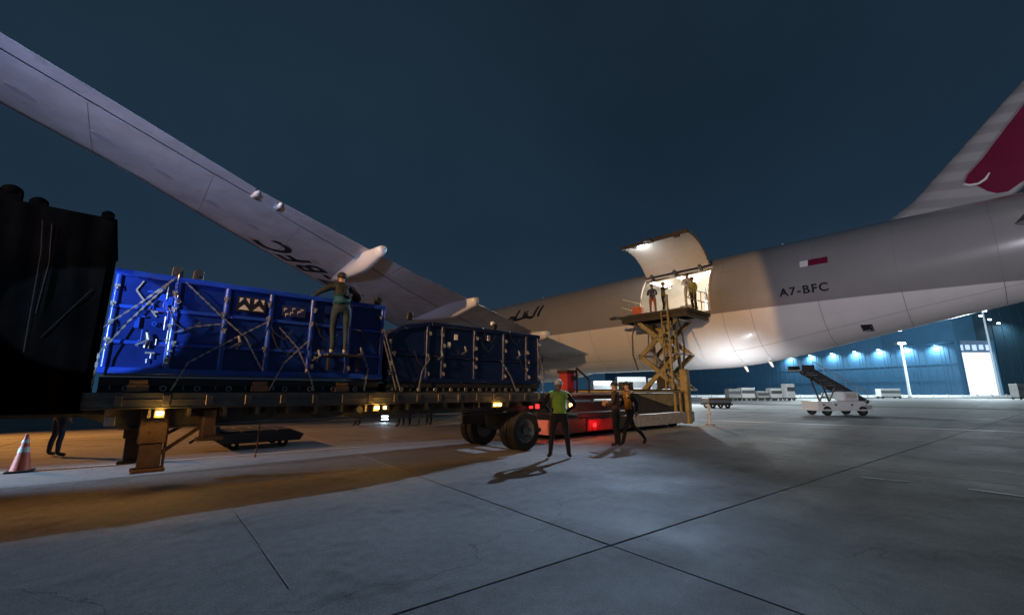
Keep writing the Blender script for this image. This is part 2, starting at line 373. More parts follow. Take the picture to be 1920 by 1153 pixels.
# door frame and cargo bay inside the opening
b = MB(AO)
for y in (D0 - .05, D1 + .05):
    b.tube([fus(y, T0 + (T1 - T0) * k / 8, .02) for k in range(9)], .055, 6)
for t in (T0, T1): b.tube([fus(D0 + (D1 - D0) * k / 4, t, .02) for k in range(5)], .055, 6)
b.build('door_frame', M_DOORIN, plane)
b = MB(AO)
def inner(y):
    n_ = 14; P = []
    for k in range(n_ + 1):
        t = T1 + (math.pi - 2 * T1) * k / n_ if k <= n_ else 0
        P.append((25 - 2.92 * math.cos(t), y, 5.9 + 2.92 * math.sin(t)))
    for k in range(1, 9):
        t = math.pi - T1 + (T1 - T0) * k / 8; P.append((25 - 2.92 * math.cos(t), y, 5.9 + 2.92 * math.sin(t)))
    return P
b.grid([inner(6.2), inner(9.2), inner(11), inner(13.1), inner(17.5)])
b.build('bay_lining', M_LINER, plane, smooth=True)
b = MB(AO); b.box(22.05, 27.9, 6.2, 17.5, 5.45, 5.54); b.build('bay_floor', M_GALV, plane)
for y in (6.25, 17.45): MB(AO).prism([(25 + 2.9 * math.cos(q), y - .04, 5.9 + 2.9 * math.sin(q)) for q in [R(-6 + 192 * k / 24) for k in range(25)]], (0, .08, 0)).build('bay_bulkhead', M_LINER, plane)
for q, y in enumerate((8.4, 10.0, 11.8, 13.6)):
    MB(AO).box(23.2, 26.4, y - .12, y + .12, 8.30, 8.36).build('bay_lamp', M_BAYL, plane)
point('bay_light', (23.6, 10.8, 8.1), 800, (1., .92, .80), .25)
# side walls of the bay between ceiling and sill (forward and aft of the opening)
for ya, yb in ((6.3, D0 - .12), (D1 + .12, 17.4)):
    b = MB(AO); b.grid([[(25 - 2.92 * math.cos(T0 + (T1 - T0) * k / 8), y, 5.9 + 2.92 * math.sin(T0 + (T1 - T0) * k / 8)) for k in range(9)] for y in (ya, yb)])
    b.build('bay_side_lining', M_LINER, plane, smooth=True)
# nets, frames and a pallet locker seen inside
for y in (9.8, 10.7, 11.1, 11.5): MB(AO).bar((26.8, y, 5.55), (26.95, y, 8.1), .10, .06).build('bay_frame_post', M_GALV, plane)
for y in (10.3, 10.62, 10.94): MB(AO).box(25.9, 26.1, y, y + .16, 5.55, 7.0).build('bay_locker_panel', M_WMARK, plane, bevel=.01)
# the raised door: curved shell, lining, hinges, tip lamp
hx, hz = 22.62, 8.16
def door_pt(k, off):        # k 0 hinge .. 1 tip ; swings out and up, keeping the barrel's curve
    dx, dz = 20.35 - hx, 9.50 - hz; L_ = math.hypot(dx, dz); ux, uz = dx / L_, dz / L_; nx, nz_ = -uz, ux
    if nz_ < 0: nx, nz_ = -nx, -nz_
    bul = .34 * 4 * k * (1 - k)
    return (hx + dx * k + nx * (bul + off), hz + dz * k + nz_ * (bul + off))
yd0, yd1 = D0 + .05, D1 - .05
b = MB(AO); rows = []
for k in range(11):
    x, z = door_pt(k / 10, .13); rows.append([(x, yd0, z), (x, yd1, z)])
b.grid(rows)
b.grid([[(*(lambda p: (p[0], yd0, p[1]))(door_pt(k / 10, o_)),) for o_ in (0, .13)] for k in range(11)])
b.grid([[(*(lambda p: (p[0], yd1, p[1]))(door_pt(k / 10, o_)),) for o_ in (0, .13)] for k in range(11)])
t0_, t1_ = door_pt(1, 0), door_pt(1, .13)
b.grid([[(t0_[0], yd0, t0_[1]), (t1_[0], yd0, t1_[1])], [(t0_[0], yd1, t0_[1]), (t1_[0], yd1, t1_[1])]])
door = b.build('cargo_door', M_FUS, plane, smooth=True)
b = MB(AO); rows = []
for k in range(11):
    x, z = door_pt(.02 + .96 * k / 10, .0); rows.append([(x, yd0 + .04, z), (x, yd1 - .04, z)])
b.grid(rows); b.build('door_lining', M_DOORIN, door, smooth=True)
for y in (9.75, 11.2, 12.6):
    x, z = door_pt(.04, -.05); MB(AO).bar((22.75, y, 8.02), (x - .12, y, z + .02), .14, .12).build('door_hinge', M_LDARK, door)
for y in (9.9, 12.35):
    x, z = door_pt(.97, -.04); MB(AO).box(x - .07, x + .12, y - .14, y + .14, z - .05, z + .04).build('door_latch', M_LDARK, door)
b = MB(AO); tx, tz = door_pt(1, .06); b.bar((tx - .03, yd0, tz), (tx - .03, yd1 + .12, tz), .10, .18); b.build('door_edge_seal', M_LDARK, door)
lx, lz = door_pt(.95, -.10)
b = MB(AO); b.box(lx - .10, lx + .10, 11.93, 12.17, lz - .03, lz + .05); b.build('door_lamp', M_WHL, door)
b = MB(AO); b.box(19.78, 20.3, 11.12, 11.48, 9.40, 9.50); b.build('floodlight_housing', M_LDARK, door)
point('door_lamp_light', (lx - .1, 12.05, lz - .25), 60, (.9, .95, 1.), .05)

# wing ------------------------------------------------------------
def wz(x): return 4.0 + .13 * (22 - x)
LE = [(-7.4, 9.2), (-2.56, 12.63), (-.58, 13.9), (1.48, 15.64), (5.27, 18.56), (11.5, 23.3), (23, 31.5)]
TE = [(-7.4, 7.3), (-2.18, 9.84), (-.57, 10.64), (2.04, 12.0), (5.48, 13.22), (7.64, 13.95), (10.81, 14.79), (16, 16.3), (23, 17.6)]
SPR = [(-7.4, 7.65), (-2.25, 10.32), (.55, 11.76), (2.0, 12.45), (2.72, 12.95), (5.44, 14.27), (7.9, 15.61), (10.41, 16.75), (16, 18.9), (23, 20.8)]
def wsec(x, part):
    le, te, spr = interp(x, LE), interp(x, TE), interp(x, SPR); ch = le - te; z = wz(x); tk = .105 * ch
    def low(y): t = (le - y) / ch; return z - .030 * ch * math.sin(math.pi * min(1, max(0, t)) ** .75) + .02 * (1 - t) * 0 + (.05 * ch * (1 - min(1, t / .07)) ** 2 if t < .07 else 0)
    def up(y): t = (le - y) / ch; return z + tk * (1.48 * math.sqrt(max(t, 0)) - .63 * t - 1.76 * t * t + 1.42 * t ** 3 - .51 * t ** 4) * 1.0 + .004
    if part == 'main':
        yy = [spr + (le - spr) * k / 12 for k in range(13)]
    else:
        yy = [te + (spr - .075 - te) * k / 4 for k in range(5)]
    lo = [(x, y, low(y)) for y in yy]; hi = [(x, y, max(up(y), low(y) + .01)) for y in yy]
    return lo + hi[::-1]
def wpart(x0, x1, part, name, m, n):
    b = MB(AO); b.grid([wsec(x0 + (x1 - x0) * k / n, part) for k in range(n + 1)], closed=True, caps=True); return b.build(name, m, plane, smooth=True)
wpart(-7.4, 23.2, 'main', 'wing', M_WING, 34)
for x0, x1, nm in ((-7.4, 1.92, 'aileron'), (1.96, 2.62, 'flap_track_panel'), (2.66, 7.0, 'flap'), (7.05, 13.9, 'flap'), (13.95, 22.6, 'flap')):
    wpart(x0, x1, 'te', nm, M_WING, 8)
def gap_strip(x0, x1, n):
    b = MB(AO); rows = []
    for k in range(n + 1):
        x = x0 + (x1 - x0) * k / n; le, te, spr = interp(x, LE), interp(x, TE), interp(x, SPR); ch = le - te
        z = wz(x) - .030 * ch * math.sin(math.pi * ((le - spr) / ch) ** .75) + .012
        rows.append([(x, spr - .08, z), (x, spr + .004, z)])
    b.grid(rows); return b.build('flap_gap_shade', M_JOINT, plane)  # dark strip in the gap, its shade given as colour
for x0, x1 in ((-7.35, 1.9), (2.66, 7.0), (7.05, 13.9)): gap_strip(x0, x1, 14)
def slat(x0, x1, n):
    b = MB(AO); rows = []
    for k in range(n + 1):
        x = x0 + (x1 - x0) * k / n; P = wsec(x, 'main'); le = interp(x, LE); ch = le - interp(x, TE)
        lo = [p for p in P[:13]]; hi = P[13:]
        yy = [le - ch * u for u in (.085, .06, .035, .012)]
        def low(y): t = (le - y) / ch; return wz(x) - .030 * ch * math.sin(math.pi * t ** .75) + (.05 * ch * (1 - min(1, t / .07)) ** 2 if t < .07 else 0)
        rows.append([(x, y, low(y) - .012) for y in yy] + [(x, le + .03, low(le) + .03)])
    b.grid(rows); return b.build('slat', M_SLAT, plane, smooth=True)
for x0, x1 in ((-7.3, -.6), (-.55, 5.2), (5.25, 11.4), (11.6, 20)): slat(x0, x1, 8)
# small hinge fairings at the aileron
for x in (1.92, 2.52):
    y = interp(x, TE); z = wz(x)
    b = MB(AO); b.tube([(x + .06, y + .02, z - .02), (x + .04, y + .14, z - .06), (x, y + .36, z - .07), (x - .03, y + .56, z - .02)], [.02, .065, .065, .015], 8)
    b.build('hinge_fairing', M_FAIR, plane, smooth='full')
# flap track fairings (canoes)
def canoe(x, y0, y1, d, wd, tilt=0):
    z = wz(x); b = MB(AO); rows = []; n_ = 14
    for k in range(n_ + 1):
        t = k / n_; y = y0 + (y1 - y0) * t; r = min(1, .45 + 2.2 * t) * (1 - t ** 2.6) ** .7 if t < 1 else .02
        r = max(r, .03); xx = x + tilt * t; zz = wz(xx) + .02 - .06 * (1 - t)
        rows.append([(xx + wd * r * math.cos(a), y, zz - (d * r * (-math.sin(a)) if math.sin(a) < 0 else -.12 * r * math.sin(a))) for a in [2 * math.pi * q / 16 for q in range(16)]])
    b.grid(rows, closed=True, caps=True); return b.build('flap_track_fairing', M_FAIR, plane, smooth='full')
canoe(5.70, 12.55, 17.9, .52, .30, .1)
canoe(10.8, 14.25, 20.6, .62, .34, .1)
canoe(16.6, 15.6, 22.5, .66, .38, .1)
for k in range(15):
    x = -5.5 + 1.12 * k; le, te = interp(x, LE), interp(x, TE); ch = le - te; y = le - .46 * ch; t = .46
    z = wz(x) - .030 * ch * math.sin(math.pi * t ** .75); q = .13
    b = MB(AO); b.prism([(x + 1.5 * q * math.cos(a), y + q * math.sin(a) + 1.1 * q * math.cos(a), z - .13 * 1.5 * q * math.cos(a) - .004) for a in [2 * math.pi * i / 14 for i in range(14)]], (0, 0, -.008)); b.build('access_panel', M_WING2, plane)
for x in (-3.9, -1.2, 1.0, 3.4, 6.2, 9.0, 12.2):
    le, spr, te = interp(x, LE), interp(x, SPR), interp(x, TE); ch = le - te; P = []
    for i in range(9):
        y = spr + .05 + (le - .10 * ch - spr) * i / 8; t = (le - y) / ch; P.append((x, y, wz(x) - .030 * ch * math.sin(math.pi * t ** .75) - .004))
    b = MB(AO); b.grid([[(p[0] - .007, p[1], p[2]), (p[0] + .007, p[1], p[2])] for p in P]); b.build('skin_joint', M_SEAM, plane)
for y in (-6.2, -3.4, -.8, 1.9, 4.6, 7.3, 8.6, 14.2, 16.9, 19.6, 22.4, 25.2):
    b = MB(AO); b.grid([[fus(y + d, R(-86) + R(170) * k / 40, .004) for d in (-.008, .008)] for k in range(41)]); b.build('skin_joint', M_SEAM, plane)
for th in (R(-52), R(32), R(58)):
    for ya, yb in ((-6, 8.8), (13.6, 30)):
        b = MB(AO); b.grid([[fus(ya + (yb - ya) * k / 30, th + d, .004) for d in (-.003, .003)] for k in range(31)]); b.build('skin_joint', M_SEAM, plane)
# wing-body fairing and engine
b = MB(AO); rows = []
for k in range(15):
    t = k / 14; y = 18.2 + 16 * t; r = math.sin(math.pi * t) ** .45 if 0 < t < 1 else .02
    rows.append([(25 + (3.4 * r + .05) * math.cos(a), y, 3.55 + (1.35 * r + .02) * math.sin(a)) for a in [2 * math.pi * q / 24 for q in range(24)]])
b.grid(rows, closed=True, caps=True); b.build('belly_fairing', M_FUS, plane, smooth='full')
b = MB(AO); ec = (15.4, 25.5, 2.45)
prof = [(0, 1.2, .9), (.8, 1.25, 1), (2.4, 1.62, 1), (4.2, 1.72, 1), (5.4, 1.65, 1), (5.9, 1.5, 1), (5.7, 1.40, 1), (4.6, 1.35, 1)]
b.grid([[(ec[0] + r * math.cos(a), ec[1] + dy, ec[2] + r * math.sin(a)) for a in [2 * math.pi * q / 28 for q in range(28)]] for dy, r, _ in prof], closed=True)
b.tube([(15.4, 24.2, 2.45), (15.4, 25.4, 2.45), (15.4, 26.6, 2.45)], [.35, .8, .9], 20)
eng = b.build('engine_nacelle', M_FAIR, plane, smooth=True)
MB(AO).box(15.2, 15.6, 24.5, 29.5, 3.9, 5.0).build('engine_pylon', M_WING, plane, bevel=.05)
# main landing gear
b = MB(AO); b.cyl((20.3, 20.6, .75), (20.6, 20.8, 4.2), .16, .2, 12); b.bar((20.3, 19.1, .68), (20.3, 22.1, .68), .18, .22); b.bar((20.3, 20.2, 2.0), (21.6, 20.8, 3.8), .12, .12)
gear = b.build('landing_gear_strut', M_GALV, plane, smooth=True)
for y in (19.15, 20.6, 22.05):
    for s in (-.42, .42): MB(AO).ring((20.3 + s, y, .66), (1, 0, 0), .66, .28, .42, 22).build('landing_gear_tyre', M_RUB, gear, smooth=True)
# tail fin, stabiliser
b = MB(AO)
prof = [(2.9, 8.92), (1.2, 9.75), (-2.55, 13.63), (-7.0, 18.4), (-9.9, 18.4), (-10.6, 9.0), (-11, 8.3), (0, 8.6)]
F = [(1.95, 8.98), (1.25, 9.72), (-2.55, 13.63), (-7.2, 18.4)]
rows = []
for k in range(13):
    t = k / 12; z = 8.95 + 9.45 * t; yl = interp(-z, [(-18.4, -7.2), (-13.63, -2.55), (-9.75, 1.2), (-8.95, 2.4)]); yt = -10.6 + .9 * t; ch = yl - yt
    rows.append([(25 + s * .055 * ch * (1.48 * math.sqrt(u) - .63 * u - 1.76 * u * u + 1.42 * u ** 3 - .51 * u ** 4) / .5 * .5, yl - ch * u, z)
                 for s, us in ((-1, (0, .015, .05, .12, .25, .4, .6, .8, 1)), (1, (.8, .6, .4, .25, .12, .05, .015))) for u in us])
b.grid(rows, closed=True, caps=True); fin = b.build('tail_fin', M_FIN, plane, smooth=True)
def stab(s):
    b = MB(AO); rows = []
    for k in range(9):
        t = k / 8; x = 25 + s * (1.4 + 9 * t); yl = -.35 - 8.4 * t; yt = -8.2 - 3.2 * t; z = 7.15 + 1.15 * t; ch = yl - yt
        rows.append([(x, yl - ch * u, z + q * .045 * ch * (1.48 * math.sqrt(u) - .63 * u - 1.76 * u * u + 1.42 * u ** 3 - .51 * u ** 4) * 1.4)
                     for q, us in ((-1, (0, .02, .08, .2, .4, .7, 1)), (1, (.7, .4, .2, .08, .02))) for u in us])
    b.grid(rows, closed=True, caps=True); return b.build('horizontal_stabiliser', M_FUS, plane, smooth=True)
stab(-1); stab(1)
# fin emblem: a burgundy crest with a pale inner outline, its forward end is what the photograph shows
E0 = [(-.41, 9.98), (-.54, 10.26), (-.99, 10.74), (-1.79, 11.78), (-2.38, 12.53), (-3.3, 13.6), (-4.6, 14.6), (-5.6, 14.7), (-6.0, 14.0), (-5.6, 12.6), (-4.6, 11.4), (-3.3, 10.5), (-2.4, 9.85), (-1.91, 9.44), (-1.46, 9.14), (-1.19, 9.17), (-.96, 9.35), (-.72, 9.70), (-.53, 9.82)]
def fin_x(y, z):
    yl = interp(-z, [(-18.4, -7.2), (-13.63, -2.55), (-9.75, 1.2), (-8.95, 2.4)]); yt = -10.6 + .9 * (z - 8.95) / 9.45; ch = yl - yt; u = max(0.001, min(1, (yl - y) / ch))
    return 25 - .055 * ch * (1.48 * math.sqrt(u) - .63 * u - 1.76 * u * u + 1.42 * u ** 3 - .51 * u ** 4)
def fin_patch(pts, name, m, off, parent):
    b = MB(AO); vs = [b.bm.verts.new((0, y, z)) for y, z in pts]; f = b.bm.faces.new(vs)
    bmesh.ops.triangulate(b.bm, faces=[f])
    bmesh.ops.subdivide_edges(b.bm, edges=b.bm.edges, cuts=3, use_grid_fill=True)
    for v in b.bm.verts: v.co.x = fin_x(v.co.y, v.co.z) - off
    return b.build(name, m, parent, smooth='full')
fin_patch(E0, 'fin_emblem', M_BURG, .012, fin)
def ribbon(pts, wd):
    L_, R_ = [], []
    for i, p in enumerate(pts):
        a, c = pts[max(i - 1, 0)], pts[min(i + 1, len(pts) - 1)]; d = Vector((c[0] - a[0], c[1] - a[1])).normalized(); n_ = Vector((-d.y, d.x)) * wd / 2 * (1 if 0 < i < len(pts) - 1 else .5)
        L_.append((p[0] + n_.x, p[1] + n_.y)); R_.append((p[0] - n_.x, p[1] - n_.y))
    return L_ + R_[::-1]
fin_patch(ribbon([(-.36, 9.9), (-.53, 9.79), (-.77, 9.76), (-.98, 9.88), (-1.12, 10.10)], .085), 'fin_emblem_line', M_WMARK, .022, fin)
fin_patch(ribbon([(-.38, 10.0), (-.52, 10.29), (-.96, 10.78), (-1.76, 11.82), (-2.36, 12.58), (-3.3, 13.66)], .04), 'fin_emblem_outline', mat('pink_grey_marking', (.30, .20, .22), .4), .020, fin)
# registration, flag, small hatches, blade antennas
def body_text(txt, size, y_right, z, name):
    me = text_mesh(txt, size); b = MB(AO); b.bm.from_mesh(me)
    bmesh.ops.triangulate(b.bm, faces=b.bm.faces)
    for v in b.bm.verts:
        y = y_right - v.co.x; zz = z + v.co.y; v.co = (fus_x(y, zz, .006), y, zz)
    return b.build(name, M_REGB, plane)
body_text('A7-BFC', .50, 5.98, 5.80, 'registration_letters')
def body_patch(y0, y1, z0, z1, m, name, off=.006, n=4):
    b = MB(AO); b.grid([[(fus_x(y, z, off), y, z) for z in [z0 + (z1 - z0) * k / n for k in range(n + 1)]] for y in [y0 + (y1 - y0) * k / n for k in range(n + 1)]]); return b.build(name, m, plane)
body_patch(4.05, 4.78, 7.02, 7.32, M_BURG, 'flag_maroon_field'); body_patch(4.78, 5.10, 7.02, 7.32, M_WMARK, 'flag_white_field')
body_patch(3.10, 3.48, 4.10, 4.34, M_REGB, 'outflow_valve'); body_patch(12.9, 13.05, 3.5, 3.62, M_REGB, 'static_port'); body_patch(13.9, 14.1, 3.42, 3.52, M_REGB, 'static_port')
body_patch(-2.15, -2.0, 5.0, 5.3, M_REGB, 'static_port')
for y in (6.45, 13.6, 24.):
    b = MB(AO); b.prism([(24.98, y - .10, 8.97), (24.98, y + .12, 8.97), (24.98, y - .04, 9.19), (24.98, y - .10, 9.19)], (.04, 0, 0)); b.build('blade_antenna', M_WMARK, plane)
for y, z in ((8.7, 2.78), (7.5, 2.98)):
    b = MB(AO); b.prism([(24.6, y + .10, z + .06), (24.6, y - .06, z + .06), (24.6, y - .14, z - .22), (24.6, y - .05, z - .22)], (.05, 0, 0)); b.build('belly_antenna', M_WMARK, plane)
# Arabic name, drawn as brush strokes: (u to the right in the picture, v up)
AR = [[(0, .98), (-.10, .02)], [(-.34, .98), (-.44, .06), (-.62, .0), (-.8, .06)],
      [(-.8, .06), (-.98, .14), (-1.02, .38), (-1.16, .44), (-1.28, .30), (-1.18, .14), (-.98, .12)], [(-1.18, .12), (-1.6, .03)],
      [(-1.6, .03), (-2.2, .03), (-2.42, .18), (-2.3, .36), (-2.02, .30), (-1.86, .05)], [(-1.80, .98), (-1.88, .06)],
      [(-2.2, .03), (-2.72, .05), (-2.78, .26)], [(-2.78, .26), (-2.86, -.02), (-3.02, -.22), (-3.16, -.26)],
      [(-3.3, .28), (-3.4, .04), (-3.6, .02), (-3.98, .04)], [(-3.98, .04), (-4.06, .34), (-4.22, .40), (-4.34, .22), (-4.22, .06), (-4.02, .04)]]
ARD = [(-1.05, .64), (-1.27, .64), (-3.40, -.22), (-3.60, -.22), (-4.12, .62), (-4.30, .62)]
b = MB(AO); SC = 1.42
def ar(u, v): y = 21.55 - u * SC; z = 6.96 + v * SC * .62; return Vector((fus_x(y, z, .01), y, z))
for st in AR:
    for (u0, v0), (u1, v1) in zip(st, st[1:]):
        n_ = max(1, int(math.hypot(u1 - u0, v1 - v0) / .14))
        for k in range(n_): b.bar(ar(u0 + (u1 - u0) * k / n_, v0 + (v1 - v0) * k / n_), ar(u0 + (u1 - u0) * (k + 1.12) / n_, v0 + (v1 - v0) * (k + 1.12) / n_), .22, .03, up=(-.9, 0, .45))
for u, v in ARD: b.bar(ar(u - .06, v), ar(u + .06, v), .2, .012, up=(-.86, 0, .5))
b.build('arabic_lettering', M_REGB, plane)
# registration under the wing, tops of the letters to the leading edge
def wing_text(txt, size, x0, y0, dx, dy):
    me = text_mesh(txt, size); b = MB(AO); b.bm.from_mesh(me); bmesh.ops.triangulate(b.bm, faces=b.bm.faces)
    ln = max(v.co.x for v in b.bm.verts); h_ = math.hypot(dx, dy); x0 -= dx / h_ * ln; y0 -= dy / h_ * ln
    bmesh.ops.subdivide_edges(b.bm, edges=[q for q in b.bm.edges if q.calc_length() > .4], cuts=2)
    L_ = math.hypot(dx, dy); ux, uy = dx / L_, dy / L_; px_, py_ = uy, -ux
    if py_ < 0: px_, py_ = -px_, -py_
    for v in b.bm.verts:
        x = x0 + ux * v.co.x + px_ * v.co.y; y = y0 + uy * v.co.x + py_ * v.co.y
        le, te = interp(x, LE), interp(x, TE); ch = le - te; t = min(1, max(0, (le - y) / ch))
        v.co = (x, y, wz(x) - .030 * ch * math.sin(math.pi * t ** .75) - .012)
    b.build('wing_registration', M_REGB, plane)
wing_text('A7-BFC', 1.5, 3.15, 14.85, -3.79, -2.92)

# ------------------------------------------------------------------ flatbed trailer
TY0, TY1 = 8.3, 10.85
tr = thing('flatbed_trailer', 'long grey flatbed semi trailer loaded with blue machine crates', 'trailer', (0, 9.5, 0))
TO = (0, 9.5, 0)
MB(TO).box(-5.2, 8.68, TY0 + .07, TY1 - .07, 1.40, 1.49).build('deck', M_CHAS, tr)
for y in (TY0, TY1 - .06):
    b = MB(TO); b.box(-5.2, 8.7, y, y + .06, 1.27, 1.495); b.box(-5.2, 8.7, y - .012 if y == TY0 else y + .06, y if y == TY0 else y + .072, 1.375, 1.40); b.box(-5.2, 8.7, y - .02 if y == TY0 else y + .06, y if y == TY0 else y + .08, 1.262, 1.285)
    b.build('side_rail', M_ALU, tr, bevel=.006)
for k in range(17):
    x = -.05 + .53 * k
    MB(TO).box(x, x + .09, TY0 - .035, TY0 - .003, 1.30, 1.46).build('stake_pocket', M_ALU, tr, bevel=.006)
for y in (8.95, 10.1):
    b = MB(TO); pts = [(-5, 1.16), (-.35, 1.14), (.05, .97), (1.4, .98), (2.6, 1.02), (8.5, .98), (8.5, 1.255), (-5, 1.255)]
    b.prism([(x, y, z) for x, z in pts], (0, .05, 0)); b.box(.05, 8.5, y - .07, y + .12, .94, .965)
    b.build('chassis_beam', M_CHAS, tr)
for k in range(20):
    x = -.6 + .47 * k
    MB(TO).box(x, x + .045, TY0 + .08, TY1 - .08, 1.18 if x < 0 else 1.13, 1.26).build('cross_member', M_CHAS, tr)
for x in (1.32, 1.95, 2.75, 3.55, 4.35, 5.2, 6.4):
    MB(TO).cyl((x, TY0 + .12, 1.17), (x, TY0 + .42, 1.17), .075, n=12).build('strap_winch', M_LDARK, tr, smooth=True)
# landing legs
for y, nm in ((8.72, 0), (9.95, 1)):
    x = .45 if nm == 0 else .30
    b = MB(TO); b.box(x - .17, x + .17, y - .12, y + .12, .74, 1.25); leg = b.build('landing_leg', M_RUST, tr, bevel=.012)
    MB(TO).box(x - .135, x + .135, y - .09, y + .09, .38, .74).build('inner_leg', M_RUST, leg, bevel=.01)
    MB(TO).box(x - .20, x + .20, y - .16, y + .16, .33, .38).build('foot_plate', M_RUST, leg, bevel=.01)
b = MB(TO); b.bar((.52, 8.86, .52), (1.15, 8.95, 1.0), .05, .05); b.bar((.62, 8.72, .34), (.62, 8.72, 1.1), .035, .035); b.bar((.40, 9.9, .60), (1.1, 10.1, 1.0), .05, .05); b.bar((.45, 8.85, .98), (.30, 9.85, .98), .06, .06)
b.build('leg_brace', M_RUST, tr)
b = MB(TO); b.box(1.05, 1.22, 8.55, 8.9, .80, 1.22); b.box(.98, 1.34, 8.5, 8.7, .74, .80); b.build('gear_crank_box', M_RUST, tr, bevel=.01)
MB(TO).bar((1.86, 8.55, 1.0), (1.83, 8.5, .42), .045, .012).build('hanging_strap', M_RUST, tr)
b = MB(TO); b.box(-.12, .0, 8.5, 8.62, 1.02, 1.16); b.build('cable_plug', M_GALV, tr, bevel=.01)
# wheels
wheel0 = None
def make_wheel(x, y, side):
    t = MB(TO).ring((x, y, .50), (0, 1, 0), .50, .28, .26, 40, [(.28, -.115), (.33, -.13), (.46, -.13), (.495, -.10), (.497, -.075), (.478, -.07), (.478, -.06), (.5, -.055), (.5, -.01), (.48, -.005), (.48, .005), (.5, .01), (.5, .055), (.478, .06), (.478, .07), (.497, .075), (.495, .10), (.46, .13), (.33, .13), (.28, .115)]).build('tyre', M_RUB, None, smooth=True)
    s = -1 if side else 1
    pr = [(.30, -.12 * s), (.285, -.125 * s), (.26, -.10 * s), (.19, -.03 * s), (.10, -.03 * s), (.095, -.115 * s), (.04, -.13 * s), (.01, -.13 * s), (.01, .10 * s), (.28, .10 * s)]
    r_ = MB(TO).ring((x, y, .50), (0, 1, 0), 1, 1, 1, 32, pr).build('rim', M_RIM, None, smooth=True)
    b = MB(TO)
    for k in range(10):
        a = 2 * math.pi * k / 10; b.cyl((x + .15 * math.cos(a), y - .065 * s, .50 + .15 * math.sin(a)), (x + .15 * math.cos(a), y - .02 * s, .50 + .15 * math.sin(a)), .014, n=6)
    nb = b.build('wheel_nuts', M_GALV, r_)
    return t, r_
for x in (8.05,):
    for ya, side in ((8.50, 1), (8.80, 0), (10.25, 1), (10.55, 0)):
        wl = bpy.data.objects.new('wheel', None); C.objects.link(wl); wl.parent = tr
        t, r_ = make_wheel(x, ya, 0 if ya < 9 else 1)
        t.parent = wl
        for ch in list(r_.children):
            me_ = ch.data; bpy.data.objects.remove(ch)
            r_.data.materials.append(M_GALV); bb = bmesh.new(); bb.from_mesh(r_.data); n0 = len(bb.faces); bb.from_mesh(me_); bb.to_mesh(r_.data); bb.free()
        r_.parent = wl
    MB(TO).cyl((x, 8.4, .53), (x, 10.7, .53), .075, n=10).build('axle', M_LDARK, tr, smooth=True)
for y in (8.97, 10.05): MB(TO).box(7.2, 8.6, y, y + .09, .62, .93).build('suspension_beam', M_LDARK, tr, bevel=.02)
b = MB(TO); b.box(8.52, 8.62, 8.4, 10.75, .45, .55); b.box(8.5, 8.64, 9.0, 9.1, .55, 1.25); b.box(8.5, 8.64, 10.0, 10.1, .55, 1.25); b.build('rear_bumper', M_LDARK, tr)
for y in (8.36, 10.3): MB(TO).box(8.44, 8.455, y, y + .5, .30, .98).build('mudflap', M_RUB, tr)
for x, n_ in ((.47, 1), (3.83, 2), (6.90, 1), (7.04, 1)):
    for q in range(n_):
        xx = x + .17 * q; MB(TO).box(xx - .045 if q == 0 else xx - .025, xx + .045 if q == 0 else xx + .025, TY0 - .055, TY0 - .004, 1.165, 1.225).build('marker_lamp', M_AMB, tr, bevel=.008)
    MB(TO).box(x - .06, x + .06, TY0 - .004, TY0 + .05, 1.13, 1.262).build('lamp_bracket', M_CHAS, tr)
    point('marker_glow', (x, TY0 - .14, 1.17), 5.5, (1., .55, .10), .03) if x < 6 else point('marker_glow', (x, TY0 - .14, 1.19), 1.2, (1., .55, .10), .03)
for y in (8.55, 8.8, 10.3, 10.55): MB(TO).box(8.70, 8.73, y, y + .14, 1.05, 1.17).build('tail_lamp', M_RED, tr, bevel=.01)
spot('tail_lamp_glow', (8.95, 9.2, 1.1), (13, 9.6, .9), 75, (1., .05, .04), 130, .6, .05)
MB(TO).cyl((-.57, 8.235, 1.48), (-.57, 8.255, 1.48), .055, n=14).build('reflector', M_WMARK, tr)

